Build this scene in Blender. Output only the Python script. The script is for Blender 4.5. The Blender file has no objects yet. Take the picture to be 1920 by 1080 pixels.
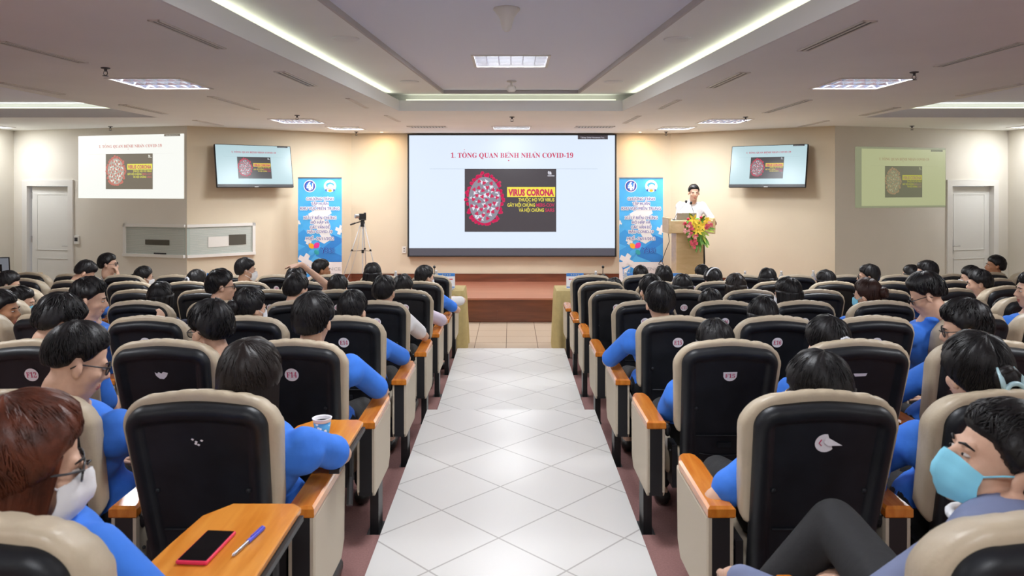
import bpy, math, random
from mathutils import Vector, Matrix, Euler
random.seed(11)
R = math.radians; PI = math.pi
sc = bpy.context.scene; COL = sc.collection

# ------------------------------------------------------------------ camera, world, exposure
F_PX, CX, HY, CZ = 1376.0, 958.0, 350.0, 2.02
cam = bpy.data.cameras.new('camera'); cam.sensor_width = 36; cam.lens = F_PX/1920*36
cam.shift_x = (960-CX)/1920; cam.shift_y = -(540-HY)/1920; cam.clip_start = .05
cam.dof.use_dof = True; cam.dof.focus_distance = 7.0; cam.dof.aperture_fstop = 6.5
co = bpy.data.objects.new('camera', cam); COL.objects.link(co)
co.location = (0, 0, CZ); co.rotation_euler = (R(90), 0, 0); sc.camera = co
world = bpy.data.worlds.new('world'); sc.world = world; world.use_nodes = True
world.node_tree.nodes['Background'].inputs[0].default_value = (.8, .85, 1, 1)
world.node_tree.nodes['Background'].inputs[1].default_value = .3
sc.view_settings.view_transform = 'Standard'; sc.view_settings.look = 'None'
sc.view_settings.exposure = 0.8; sc.view_settings.gamma = 1; sc.view_settings.use_curve_mapping = False
LAMP_W = 24.0      # watts of one ceiling louvre fixture
COVE_W = .26       # watts per metre of cove strip
STAGE_W = 3.5      # watts of one stage downlight

def at(px, py, d): return Vector(((px-CX)/F_PX*d, d, CZ-(py-HY)/F_PX*d))
def up(px, py, h):                      # point of a horizontal plane h above the camera
    d = h*F_PX/(HY-py); return Vector(((px-CX)/F_PX*d, d, CZ+h))

# ------------------------------------------------------------------ materials
def mat(name, col, rough=.6, metal=0, emit=0, ecol=None, bump=0, bscale=60, vary=0, vscale=8, alpha=1, coat=0, spec=None, trans=0):
    m = bpy.data.materials.new(name); m.use_nodes = True; nt = m.node_tree; b = nt.nodes['Principled BSDF']
    c = (*col, 1) if len(col) == 3 else col
    b.inputs['Base Color'].default_value = c; b.inputs['Roughness'].default_value = rough
    b.inputs['Metallic'].default_value = metal
    if spec is not None: b.inputs['Specular IOR Level'].default_value = spec
    if coat: b.inputs['Coat Weight'].default_value = coat; b.inputs['Coat Roughness'].default_value = .15
    if trans: b.inputs['Transmission Weight'].default_value = trans
    if alpha < 1: b.inputs['Alpha'].default_value = alpha
    if emit:
        b.inputs['Emission Color'].default_value = (*(ecol or col), 1); b.inputs['Emission Strength'].default_value = emit
    if vary or bump:
        tc = nt.nodes.new('ShaderNodeTexCoord')
    if vary:
        n = nt.nodes.new('ShaderNodeTexNoise'); n.inputs['Scale'].default_value = vscale; n.inputs['Detail'].default_value = 4
        nt.links.new(tc.outputs['Object'], n.inputs['Vector'])
        r = nt.nodes.new('ShaderNodeValToRGB')
        r.color_ramp.elements[0].position = .3; r.color_ramp.elements[1].position = .7
        r.color_ramp.elements[0].color = (*[max(0, x*(1-vary)) for x in col], 1)
        r.color_ramp.elements[1].color = (*[min(1, x*(1+vary)) for x in col], 1)
        nt.links.new(n.outputs['Fac'], r.inputs['Fac']); nt.links.new(r.outputs['Color'], b.inputs['Base Color'])
    if bump:
        n2 = nt.nodes.new('ShaderNodeTexNoise'); n2.inputs['Scale'].default_value = bscale; n2.inputs['Detail'].default_value = 3
        nt.links.new(tc.outputs['Object'], n2.inputs['Vector'])
        bp = nt.nodes.new('ShaderNodeBump'); bp.inputs['Strength'].default_value = bump; bp.inputs['Distance'].default_value = .01
        nt.links.new(n2.outputs['Fac'], bp.inputs['Height']); nt.links.new(bp.outputs['Normal'], b.inputs['Normal'])
    return m

def wood(name, c1, c2, rough=.35, scale=(1, 1, 1), coat=.3):
    m = mat(name, c1, rough, coat=coat); nt = m.node_tree; b = nt.nodes['Principled BSDF']
    tc = nt.nodes.new('ShaderNodeTexCoord'); mp = nt.nodes.new('ShaderNodeMapping'); mp.inputs['Scale'].default_value = scale
    n = nt.nodes.new('ShaderNodeTexNoise'); n.inputs['Scale'].default_value = 3; n.inputs['Detail'].default_value = 6; n.inputs['Distortion'].default_value = .6
    r = nt.nodes.new('ShaderNodeValToRGB'); r.color_ramp.elements[0].position = .35; r.color_ramp.elements[1].position = .68
    r.color_ramp.elements[0].color = (*c1, 1); r.color_ramp.elements[1].color = (*c2, 1)
    nt.links.new(tc.outputs['Object'], mp.inputs['Vector']); nt.links.new(mp.outputs['Vector'], n.inputs['Vector'])
    nt.links.new(n.outputs['Fac'], r.inputs['Fac']); nt.links.new(r.outputs['Color'], b.inputs['Base Color'])
    return m

def tiles(name, col, grout, size, rot, rough=.18, off=(0, 0), gw=.0045):
    m = mat(name, col, rough); nt = m.node_tree; b = nt.nodes['Principled BSDF']
    tc = nt.nodes.new('ShaderNodeTexCoord'); mp = nt.nodes.new('ShaderNodeMapping')
    mp.inputs['Rotation'].default_value = (0, 0, rot); mp.inputs['Location'].default_value = (off[0], off[1], 0)
    br = nt.nodes.new('ShaderNodeTexBrick'); br.offset = 0; br.squash = 1
    br.inputs['Scale'].default_value = 1; br.inputs['Brick Width'].default_value = size; br.inputs['Row Height'].default_value = size
    br.inputs['Mortar Size'].default_value = gw; br.inputs['Mortar Smooth'].default_value = .1; br.inputs['Bias'].default_value = 0
    br.inputs['Color1'].default_value = (*col, 1); br.inputs['Color2'].default_value = (*[c*.965 for c in col], 1); br.inputs['Mortar'].default_value = (*grout, 1)
    nt.links.new(tc.outputs['Object'], mp.inputs['Vector']); nt.links.new(mp.outputs['Vector'], br.inputs['Vector'])
    nt.links.new(br.outputs['Color'], b.inputs['Base Color'])
    return m

M = {}
M['wall'] = mat('cream_wall', (.62, .535, .40), .75, vary=.02, vscale=2)
M['wall_grey'] = mat('pale_wall', (.70, .66, .58), .75, vary=.02, vscale=2)
M['ceil'] = mat('ceiling_paint', (.82, .835, .82), .8, vary=.02, vscale=1.5)
M['ceil_in'] = mat('coffer_paint', (.78, .81, .92), .8)
M['riser'] = mat('coffer_side_paint', (.78, .79, .78), .8)
M['step'] = mat('coffer_step_shade', (.52, .49, .49), .85)  # shade of the unlit step, put into a darker colour
M['tile_d'] = tiles('diagonal_tiles', (.68, .665, .64), (.40, .38, .36), .408, PI/4, .32, (-.03, .11))
M['tile_s'] = tiles('square_tiles', (.62, .50, .38), (.24, .18, .14), .4, 0, .16, (.06, .1))
M['pink'] = mat('pink_carpet', (.25, .125, .115), .95, vary=.12, vscale=120, bump=.3, bscale=400)
M['stage_top'] = wood('stage_boards', (.36, .13, .075), (.45, .18, .11), .28, (.4, 6, 1), .4)
M['stage_face'] = wood('stage_face_wood', (.115, .03, .013), (.19, .055, .024), .3, (.5, 1, 5), .3)
M['white'] = mat('white_paint', (.72, .70, .66), .45)
M['door'] = mat('door_paint', (.72, .71, .67), .5)
M['metal'] = mat('brushed_metal', (.55, .55, .56), .3, 1)
M['silver'] = mat('silver_paint', (.62, .62, .63), .4, .2)
M['darkmetal'] = mat('dark_metal', (.08, .08, .085), .4, .8)
M['black'] = mat('black_plastic', (.012, .012, .014), .42)
M['shell'] = mat('chair_shell_plastic', (.010, .012, .016), .42, spec=.35, bump=.08, bscale=500, vary=.35, vscale=9)
M['leather'] = mat('beige_leather', (.47, .39, .28), .42, bump=.12, bscale=70, vary=.05, vscale=14)
M['panel'] = mat('beige_side_panel', (.50, .43, .33), .6, bump=.1, bscale=300)
M['armwood'] = wood('orange_arm_wood', (.52, .145, .012), (.66, .23, .028), .25, (14, 1.2, 3), .5)
M['tablet'] = wood('orange_tablet_wood', (.58, .18, .016), (.72, .29, .045), .3, (9, 1.0, 2), .4)
M['cloth'] = mat('khaki_cloth', (.47, .37, .16), .85, vary=.06, vscale=20)
M['glass'] = mat('frosted_glass', (.42, .48, .44), .3)
M['darkhole'] = mat('dark_opening', (.07, .065, .05), .5)
M['lampwhite'] = mat('tube_glow', (1, 1, 1), .5, emit=26, ecol=(1, .98, 1))
M['louver'] = mat('louver_metal', (.75, .78, .85), .18, .9)
M['cove'] = mat('cove_glow', (1, 1, .8), .5, emit=.6, ecol=(.95, 1, .72))
M['stickerw'] = mat('sticker_white', (.86, .84, .88), .5)
M['crimson'] = mat('crimson_print', (.55, .03, .12), .5)

# ------------------------------------------------------------------ mesh builder
class MB:
    def __init__(s): s.v = []; s.f = []; s.m = []; s.M = None
    def av(s, vs):
        n = len(s.v)
        s.v += [(s.M @ Vector(p)) for p in vs] if s.M is not None else [Vector(p) for p in vs]
        return n
    def af(s, fs, n, m=0): s.f += [tuple(i+n for i in f) for f in fs]; s.m += [m]*len(fs)
    def box(s, lo, hi, m=0):
        (a, b, c), (d, e, f) = lo, hi
        n = s.av([(a,b,c),(d,b,c),(d,e,c),(a,e,c),(a,b,f),(d,b,f),(d,e,f),(a,e,f)])
        s.af([(0,3,2,1),(4,5,6,7),(0,1,5,4),(1,2,6,5),(2,3,7,6),(3,0,4,7)], n, m)
    def rings(s, rings, m=0, cap=True):
        k = len(rings[0]); n = s.av([p for r in rings for p in r]); fs = []
        for i in range(len(rings)-1):
            for j in range(k):
                a = i*k+j; b = i*k+(j+1) % k
                fs.append((a, b, b+k, a+k))
        if cap: fs += [tuple(range(k))[::-1], tuple(range((len(rings)-1)*k, len(rings)*k))]
        s.af(fs, n, m)
    def rbox(s, lo, hi, r=.01, m=0):          # box with chamfered edges: stacked inset rectangles
        (a, b, c), (d, e, f) = lo, hi
        def rect(i, z, q): return [(a+i+q,b+i,z),(d-i-q,b+i,z),(d-i,b+i+q,z),(d-i,e-i-q,z),(d-i-q,e-i,z),(a+i+q,e-i,z),(a+i,e-i-q,z),(a+i,b+i+q,z)]
        s.rings([rect(r, c, r), rect(r*.3, c+r*.3, r), rect(0, c+r, r), rect(0, f-r, r), rect(r*.3, f-r*.3, r), rect(r, f, r)], m)
    def prism(s, poly, z0, z1, m=0):
        s.rings([[(x, y, z0) for x, y in poly], [(x, y, z1) for x, y in poly]], m)
    def tube(s, pts, r, k=8, m=0, cap=True):
        pts = [Vector(p) for p in pts]; rs = r if isinstance(r, (list, tuple)) else [r]*len(pts); out = []
        u = None
        for i, p in enumerate(pts):
            t = (pts[min(i+1, len(pts)-1)]-pts[max(i-1, 0)]).normalized()
            if u is None: u = t.orthogonal().normalized()
            u = (u-t*u.dot(t)).normalized(); w = t.cross(u)
            out.append([p+(u*math.cos(2*PI*j/k)+w*math.sin(2*PI*j/k))*rs[i] for j in range(k)])
        s.rings(out, m, cap)
    def cyl(s, c, r, h, k=20, m=0, r2=None):
        x, y, z = c; r2 = r if r2 is None else r2
        s.rings([[(x+r*math.cos(2*PI*j/k), y+r*math.sin(2*PI*j/k), z) for j in range(k)],
                 [(x+r2*math.cos(2*PI*j/k), y+r2*math.sin(2*PI*j/k), z+h) for j in range(k)]], m)
    def lathe(s, prof, c=(0,0,0), k=20, m=0):
        s.rings([[(c[0]+r*math.cos(2*PI*j/k), c[1]+r*math.sin(2*PI*j/k), c[2]+z) for j in range(k)] for r, z in prof], m)
    def ell(s, c, r, m=0, k=16, q=10, rot=None):
        c = Vector(c); r = (r, r, r) if isinstance(r, (int, float)) else r; out = []
        for i in range(q+1):
            ph = PI*(.02+.96*i/q)
            ring = []
            for j in range(k):
                p = Vector((r[0]*math.sin(ph)*math.cos(2*PI*j/k), r[1]*math.sin(ph)*math.sin(2*PI*j/k), -r[2]*math.cos(ph)))
                if rot is not None: p = rot @ p
                ring.append(c+p)
            out.append(ring)
        s.rings(out, m)
    def cap(s, p0, p1, r0, r1=None, k=12, m=0):  # tapered capsule
        r1 = r0 if r1 is None else r1; p0 = Vector(p0); p1 = Vector(p1); t = (p1-p0); L = t.length or 1e-4; t = t/L if L > 1e-4 else Vector((0,0,1))
        u = t.orthogonal().normalized(); w = t.cross(u); out = []
        def ring(c, r): out.append([c+(u*math.cos(2*PI*j/k)+w*math.sin(2*PI*j/k))*r for j in range(k)])
        for a in (80, 50, 20): ring(p0-t*r0*math.sin(R(a)), r0*math.cos(R(a)))
        for i in range(4): ring(p0+t*L*i/3, r0+(r1-r0)*i/3)
        for a in (20, 50, 80): ring(p1+t*r1*math.sin(R(a)), r1*math.cos(R(a)))
        s.rings(out, m)
    def quad(s, a, b, c, d, m=0): n = s.av([a, b, c, d]); s.af([(0,1,2,3)], n, m)
    def poly(s, pts, m=0): n = s.av(pts); s.af([tuple(range(len(pts)))], n, m)
    def mesh(s, name, mats, smooth=True):
        me = bpy.data.meshes.new(name); me.from_pydata([tuple(p) for p in s.v], [], s.f)
        for m in (mats if isinstance(mats, (list, tuple)) else [mats]): me.materials.append(m)
        if any(s.m): me.polygons.foreach_set('material_index', s.m)
        if smooth: me.polygons.foreach_set('use_smooth', [True]*len(me.polygons))
        me.update(); return me
    def build(s, name, mats, parent=None, loc=None, rotz=0, smooth=False):
        o = bpy.data.objects.new(name, s.mesh(name, mats, smooth)); COL.objects.link(o)
        if parent is not None: o.parent = parent
        if loc is not None: o.location = loc
        if rotz: o.rotation_euler.z = rotz
        return o
def sharp(o, ang=35):
    try: o.data.set_sharp_from_angle(angle=R(ang))
    except Exception: pass
    return o
def tag(o, label=None, cat=None, group=None, kind=None):
    if label: o['label'] = label
    if cat: o['category'] = cat
    if group: o['group'] = group
    if kind: o['kind'] = kind
    return o
def empty(name, loc=(0,0,0), rotz=0, label=None, cat=None, group=None, kind=None):
    o = bpy.data.objects.new(name, None); COL.objects.link(o); o.location = loc; o.rotation_euler.z = rotz
    o.empty_display_size = .05; return tag(o, label, cat, group, kind)
def copy_tree(o, parent=None):
    c = o.copy(); COL.objects.link(c)
    if parent is not None: c.parent = parent
    for ch in list(o.children): copy_tree(ch, c)
    return c
def struct(o, label=None): o['kind'] = 'structure'; return o

# text as flat geometry: verts in x (right) / z (up), centred or right-aligned
_tc = {}
def text2d(txt, bold=0.0):
    key = (txt, bold)
    if key not in _tc:
        cu = bpy.data.curves.new('t', 'FONT'); cu.body = txt; cu.size = 1; cu.offset = bold; cu.resolution_u = 2
        o = bpy.data.objects.new('t', cu); me = bpy.data.meshes.new_from_object(o)
        vs = [(v.co.x, v.co.y) for v in me.vertices]; fs = [tuple(p.vertices) for p in me.polygons]
        bpy.data.objects.remove(o); bpy.data.curves.remove(cu); bpy.data.meshes.remove(me)
        _tc[key] = (vs, fs)
    return _tc[key]
def add_text(mb, txt, x, z, w=None, h=None, y=0, m=0, align='c', bold=0.0, size=None):
    raw = txt; txt = txt.replace('Đ', 'D').replace('Ơ', 'O')      # these two get their bar and horn as strokes of their own
    vs, fs = text2d(txt, bold)
    if not vs: return
    xs = [v[0] for v in vs]; zs = [v[1] for v in vs]; x0, x1 = min(xs), max(xs)
    sz = size or h
    sx = sz if w is None else w/(x1-x0)
    ox = {'c': -(x0+x1)/2, 'l': -x0, 'r': -x1}[align]
    for i, c in enumerate(raw):
        if c in 'ĐƠ':
            q = [v[0] for v in text2d(txt[:i+1], bold)[0]]; gl = [v[0] for v in text2d(txt[i], bold)[0]]; r_ = max(q)-min(q); gw_ = max(gl)-min(gl)
            a = x+(min(xs)+r_-gw_+ox)*sx; b_ = x+(min(xs)+r_+ox)*sx; yq = y-.0001
            if c == 'Đ': mb.quad((a-.07*sx, yq, z+.31*sz), (a+.22*sx, yq, z+.31*sz), (a+.22*sx, yq, z+.39*sz), (a-.07*sx, yq, z+.39*sz), m)
            else: mb.quad((b_-.12*sx, yq, z+.56*sz), (b_+.02*sx, yq, z+.60*sz), (b_+.05*sx, yq, z+.74*sz), (b_-.03*sx, yq, z+.72*sz), m)
    for i, f in enumerate(fs):        # faces of overlapping strokes never share a plane
        n = mb.av([(x+(vs[j][0]+ox)*sx, y-(i % 9)*.00001, z+vs[j][1]*sz) for j in f]); mb.af([tuple(range(len(f)))], n, m)
SB = {}
for i, ch in enumerate('ABCDEFGHIJKLMNOPQRSTUVWXYZ'): SB[ch] = chr(0x1D400+i)
for i in range(10): SB[str(i)] = chr(0x1D7CE+i)
def serif(t): return ''.join(SB.get(c, c) for c in t)
def disc(mb, x, z, rx, rz=None, y=0, m=0, k=28): 
    rz = rx if rz is None else rz
    mb.poly([(x+rx*math.cos(2*PI*j/k), y, z+rz*math.sin(2*PI*j/k)) for j in range(k)], m)
def rect(mb, x0, z0, x1, z1, y=0, m=0): mb.quad((x0,y,z0),(x1,y,z0),(x1,y,z1),(x0,y,z1), m)

# ------------------------------------------------------------------ walls
WB = 2.95            # soffit height
walls = {}
def wall(name, a, b, m, z0=-.15, z1=3.35, t=.14, holes=()):
    a = Vector((*a, 0)); b = Vector((*b, 0)); u = (b-a).normalized(); n = Vector((u.y, -u.x, 0))   # n points into the room when room is on the right of a->b
    if n.dot(Vector((0, 4, 0))-(a+b)/2) < 0: n = -n
    walls[name] = (a, u, n)
    mb = MB(); o = -n*t; L = (b-a).length
    def blk(s0, s1, q0, q1):
        p = [a+u*s0, a+u*s1, a+u*s1+o, a+u*s0+o]
        mb.rings([[Vector((v.x, v.y, q0)) for v in p], [Vector((v.x, v.y, q1)) for v in p]])
    xs = 0
    for (s0, s1, q0, q1) in sorted(holes):
        blk(xs, s0, z0, z1); 
        if q0 > z0: blk(s0, s1, z0, q0)
        blk(s0, s1, q1, z1); xs = s1
    blk(xs, L, z0, z1)
    return struct(mb.build(name, m))
def ws(name, px):           # distance along a wall under a pixel column
    a, u, n = walls[name]; k = (px-CX)/F_PX
    # a.x+s u.x = k (a.y + s u.y)
    return (k*a.y-a.x)/(u.x-k*u.y)
def wp(name, s, z, off=0):
    a, u, n = walls[name]; p = a+u*s+n*off; return Vector((p.x, p.y, z))
def wz(name, px, py):
    p = wp(name, ws(name, px), 0); return CZ-(py-HY)/F_PX*p.y
def wrot(name):             # rotation so local -Y looks into the room, local X to the viewer's right
    a, u, n = walls[name]; return math.atan2(n.y, n.x)+PI/2

FR, FL = (2.79, 12.83), (-2.79, 12.83)
CR, CL = (4.95, 11.21), (-4.95, 11.21)
DR, DL = (8.25, 12.18), (-8.25, 12.18)
wall('wall_front', FL, FR, M['wall'])
wall('wall_front_left', CL, FL, M['wall'])
wall('wall_front_right', FR, CR, M['wall'])
# door openings: find spans first with temporary planes
for nm, a, b in (('wall_left_door', DL, CL), ('wall_right_door', CR, DR)):
    a3 = Vector((*a, 0)); b3 = Vector((*b, 0)); u = (b3-a3).normalized(); n = Vector((u.y, -u.x, 0)); walls[nm] = (a3, u, n)
dl0, dl1 = ws('wall_left_door', 50), ws('wall_left_door', 132)
dr0, dr1 = ws('wall_right_door', 1781), ws('wall_right_door', 1864)
wall('wall_left_door', DL, CL, M['wall_grey'], holes=[(dl0, dl1, 0.0, 2.06)])
wall('wall_right_door', CR, DR, M['wall_grey'], holes=[(dr0, dr1, 0.0, 2.06)])
wall('wall_left', (-8.25, -3), DL, M['wall_grey'])
wall('wall_right', DR, (8.25, -3), M['wall_grey'])
wall('wall_back', (8.25, -3), (-8.25, -3), M['wall_grey'])

def door(i, wn, s0, s1, ajar, hand):
    e = struct(empty('door_%d' % i, wp(wn, (s0+s1)/2, 0), wrot(wn))); W = s1-s0; H = 2.06
    f = MB()
    for x0, x1, z0, z1 in ((-W/2-.07, -W/2+.03, 0, H+.07), (W/2-.03, W/2+.07, 0, H+.07), (-W/2+.03, W/2-.03, H-.03, H+.07)):
        f.box((x0, -.025, z0), (x1, .14, z1))
    f.build('door_frame', M['white'], e)
    g = MB(); w2 = W/2-.035
    g.box((-w2, 0, .01), (w2, .04, H-.035))
    for (a, b, c, d) in ((-w2+.1, .15, w2-.1, .85), (-w2+.1, .98, w2-.1, H-.16)):
        t = .012
        for q in ((a, b, c, b+t), (a, d-t, c, d), (a, b, a+t, d), (c-t, b, c, d)): g.box((q[0], -.006, q[1]), (q[2], .001, q[3]))
    lf = g.build('door_leaf', M['door'], e); lf.location = (0, .06, 0)
    if ajar: lf.location = (.04, .05, 0); lf.rotation_euler.z = R(2)
    h = MB(); sx = hand*(w2-.06)
    h.box((sx-.018, -.02, .92), (sx+.018, .0, 1.16)); h.tube([(sx, -.02, 1.06), (sx, -.055, 1.06), (sx-hand*.12, -.055, 1.06)], .009)
    h.build('door_handle', M['metal'], lf)
    k = MB()
    if ajar:
        for z in (.35, 1.1, 1.82): k.cyl((-w2-.004, -.004, z), .011, .11)
        k.build('hinge', M['metal'], lf)
door(1, 'wall_left_door', dl0, dl1, True, 1)
door(2, 'wall_right_door', dr0, dr1, False, -1)
# second door trims seen at the edge of each side wall
for i, sx in ((3, -1), (4, 1)):
    e = struct(empty('door_%d' % i, (sx*8.25, 10.6, 0), sx*-PI/2)); f = MB()
    for q in ((-.52, 0, -.44, 2.12), (.44, 0, .52, 2.12), (-.44, 2.04, .44, 2.12)): f.box((q[0], -.03, q[1]), (q[2], 0, q[3]))
    f.build('door_frame', M['white'], e)
    g = MB(); g.box((-.44, -.012, 0), (.44, -.001, 2.04)); g.build('door_leaf', M['darkhole'] if sx < 0 else M['door'], e)

# serving window strip that wraps the left corner
def win(i, wn, px0, px1, slots):
    s0, s1 = ws(wn, px0), ws(wn, px1); sm = (s0+s1)/2; W = abs(s1-s0); zt = 1.44; zb = .93
    e = struct(empty('window_%d' % i, wp(wn, sm, 0), wrot(wn)))
    f = MB(); t = .045
    L = -W/2; Rr = W/2
    if i == 1: f.box((L, -.03, zb), (L+t, -.001, zt))
    else: f.box((Rr-t, -.03, zb), (Rr, -.001, zt))
    f.box((L, -.03, zt-t), (Rr, -.001, zt)); f.box((L, -.05, zb), (Rr, -.001, zb+t)); f.build('window_frame', M['white'], e)
    g = MB(); g.box((L+.0, -.008, zb+t), (Rr, -.002, zt-t)); g.build('window_pane', M['glass'], e)
    b = MB()
    for k in range(26):
        z = zb+t+.01+k*(zt-zb-2*t-.02)/26; b.box((L+t, -.011, z), (Rr-.02, -.008, z+.004))
    b.build('blind', M['white'], e)
    for (a, bb, c, d, mm, nm) in slots:
        q = MB(); a_ = L+(a)*W; c_ = L+c*W; q.box((a_, -.016, bb), (c_, -.011, d)); q.build(nm, M[mm], e)
win(1, 'wall_left_door', 233, 348, [(.36, 1.12, .75, 1.20, 'darkhole', 'opening'), (.5, .975, .7, 1.0, 'black', 'ledge_item')])
win(2, 'wall_front_left', 350, 478, [(.3, 1.08, .60, 1.24, 'white', 'notice_sheet'), (.60, 1.10, .86, 1.26, 'darkhole', 'opening')])
# thermostat and socket plates
th = MB(); p = wp('wall_left_door', ws('wall_left_door', 145), wz('wall_left_door', 145, 458))
th.rbox((-.05, -.025, 0), (.05, 0, .14), .006); th.box((-.032, -.0265, .05), (.032, -.024, .11), 1)
tag(th.build('thermostat', [M['white'], M['darkmetal']], None, p, wrot('wall_left_door')), 'white thermostat with grey display on the wall right of the left door', 'thermostat')
sk = MB(); sk.rbox((-.035, -.012, 0), (.035, 0, .12), .004); sk.box((-.012, -.0135, .03), (-.004, -.011, .05), 1); sk.box((.004, -.0135, .03), (.012, -.011, .05), 1); sk.box((-.012, -.0135, .075), (.012, -.011, .09), 1)
tag(sk.build('wall_socket', [M['white'], M['darkmetal']], None, at(758, 475, 12.83)), 'white socket plate at the lower left corner of the big screen', 'socket')

# ------------------------------------------------------------------ floor, aisle, terraces, stage
ROWS = 'HGFEDCBA'
RD = dict(H=1.22, G=2.18, F=3.19, E=4.17, D=5.18, C=6.12, B=7.08, A=8.02)      # back plane of each row
RZ = dict(H=.46, G=.40, F=.34, E=.27, D=.20, C=.145, B=.09, A=.04)             # floor of each row
mb = MB(); mb.box((-8.3, 8.2, -.15), (8.3, 12.4, 0)); mb.box((-2.9, 12.4, -.15), (2.9, 12.85, 0)); struct(mb.build('floor', M['tile_s']))
mb = MB(); mb.box((-.605, -3, -.15), (.605, 5.30, .41)); struct(mb.build('floor_aisle_upper', M['tile_d']))
mb = MB(); mb.box((-.605, 5.30, -.15), (.605, 8.31, .19)); struct(mb.build('floor_aisle_lower', M['tile_d']))
T15 = math.tan(R(15))
def edge(e, sx):
    xb = .535*e+.35; return [(sx*.607, e), (sx*xb, e), (sx*8.25, e+(8.25-xb)*T15)]
for k, r in enumerate(ROWS):
    e0 = RD[r]+.225 if r != 'H' else -3.0; e1 = RD[ROWS[k+1]]+.225 if k < 7 else 8.98
    for sx, sd in ((-1, 'left'), (1, 'right')):
        a = edge(e0, sx) if r != 'H' else [(sx*.607, -3), (sx*4, -3), (sx*8.25, -3)]
        b = edge(e1, sx)
        m2 = MB()
        for j in range(2):
            q = [a[j], a[j+1], b[j+1], b[j]]; q = q if sx > 0 else q[::-1]
            m2.prism(q, -.15, RZ[r])
        struct(m2.build('floor_terrace_%s_%s' % (sd, r.lower()), M['pink']))
mb = MB()
SP = [(-5.0, 10.93), (5.0, 10.93), (5.0, 11.22), (2.8, 12.83), (-2.8, 12.83), (-5.0, 11.22)]
mb.prism(SP, .005, .335, 1); mb.prism([(x, y-(.02 if y < 11 else 0)) for x, y in SP], .335, .36, 0)
st = struct(mb.build('floor_stage', [M['stage_top'], M['stage_face']]))
mb = MB(); mb.box((-.21, 10.915, .03), (-.2, 10.93, .17)); tag(mb.build('trim_1', M['stage_face']), kind='structure')
for nm, wn in (('baseboard_front', 'wall_front'), ('baseboard_front_left', 'wall_front_left'), ('baseboard_front_right', 'wall_front_right')):
    a, u, n = walls[wn]; L = 5.58 if wn == 'wall_front' else 2.70
    mb = MB(); mb.box((0, -.015, .36), (L, 0, .50)); mb.box((0, -.02, .488), (L, 0, .50))
    s0 = 0; o = struct(mb.build(nm, M['stage_face'])); rz = wrot(wn); o.rotation_euler.z = rz
    ux = Vector((math.cos(rz), math.sin(rz), 0)); o.location = a if ux.dot(u) > 0 else a+u*L
for nm, wn, L in (('baseboard_left_door', 'wall_left_door', dl0-.07), ('baseboard_left', 'wall_left', 15.1)):
    a, u, n = walls[wn]; rz = wrot(wn); ux = Vector((math.cos(rz), math.sin(rz), 0))
    mb = MB(); mb.box((0, -.012, 0), (L, 0, .1)); o = struct(mb.build(nm, M['white'])); o.rotation_euler.z = rz; o.location = a if ux.dot(u) > 0 else a+u*L
# ------------------------------------------------------------------ ceiling
import bmesh
HS, HA, HB = WB-CZ, 1.08, 1.12
def xc(y, x9, k): return x9+(9.02-y)*k
COF = [(-xc(-2, 1.37, .069), -2), (xc(-2, 1.37, .069), -2), (1.37, 9.02), (-1.37, 9.02)]
SID = [[(sx*4.75, 3.0), (sx*4.75, 9.85), (sx*7.7, 9.85), (sx*7.7, 3.0)] for sx in (-1, 1)]
lamps = []     # x, y, sx, sy
for sx in (-1, 1):
    lamps += [(sx*3.15, 6.62, .62, .66, 0), (sx*3.02, 10.4, .60, .66, 0), (sx*2.62, 11.65, .50, .5, 0), (sx*8.0, 11.3, .36, .5, 0)]
    lamps += [(sx*3.3, 2.6, .62, .66, 0), (sx*3.3, -1.4, .62, .66, 0), (sx*6.6, 1.2, .62, .66, 0)]  # unseen fixtures, added to light the room
lamps += [(0.01, 11.55, .58, .55, 0)]
lamps += [(0.0, 6.9, .68, .62, 1), (0.0, 3.0, .68, .62, 1), (0.0, -.6, .68, .62, 1)]  # all but the first are unseen, added for room light
def sheet(name, outer, holes, z, m, flip=True):
    bm = bmesh.new()
    def loop(pts):
        vs = [bm.verts.new((x, y, z)) for x, y in pts]
        for i in range(len(vs)): bm.edges.new((vs[i], vs[(i+1) % len(vs)]))
    loop(outer)
    for h in holes: loop(h)
    bmesh.ops.triangle_fill(bm, use_beauty=True, use_dissolve=False, edges=bm.edges[:])
    for f in bm.faces:
        if f.normal.z > 0: f.normal_flip()
    me = bpy.data.meshes.new(name); bm.to_mesh(me); bm.free(); me.materials.append(m)
    o = bpy.data.objects.new(name, me); COL.objects.link(o); return struct(o)
def lr(l): x, y, a, b, _ = l; return [(x-a/2, y-b/2), (x+a/2, y-b/2), (x+a/2, y+b/2), (x-a/2, y+b/2)]
# vents: quads traced on the soffit plane
VT = [((275,36),(300,37),(428,90),(403,91)), ((512,133),(535,134),(596,161),(575,161)), ((648,184),(656,184),(692,202),(683,202)),
      ((720,216),(727,216),(752,228),(745,228)), ((0,72),(0,82),(165,117),(148,117)), ((388,180),(401,180),(489,205),(475,205)),
      ((360,225),(370,225),(421,235),(411,235)), ((0,150),(0,158),(122,176),(110,176)), ((222,196),(238,196),(316,213),(303,213))]
VR = [((1618,38),(1646,38),(1520,95),(1492,94)), ((1387,135),(1408,135),(1345,164),(1322,164)), ((1268,187),(1279,187),(1243,204),(1230,204)),
      ((1194,217),(1203,217),(1175,231),(1167,231)), ((1920,74),(1920,84),(1768,124),(1750,124)), ((1508,187),(1524,187),(1443,211),(1427,211)),
      ((1545,226),(1556,226),(1506,237),(1496,237)), ((1920,152),(1920,160),(1806,179),(1790,179)), ((1675,201),(1690,201),(1624,216),(1610,216))]
OUT = [(-8.3, -3.05), (8.3, -3.05), (8.3, 12.25), (4.95, 11.3), (2.82, 12.9), (-2.82, 12.9), (-4.95, 11.3), (-8.3, 12.25)]
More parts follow.
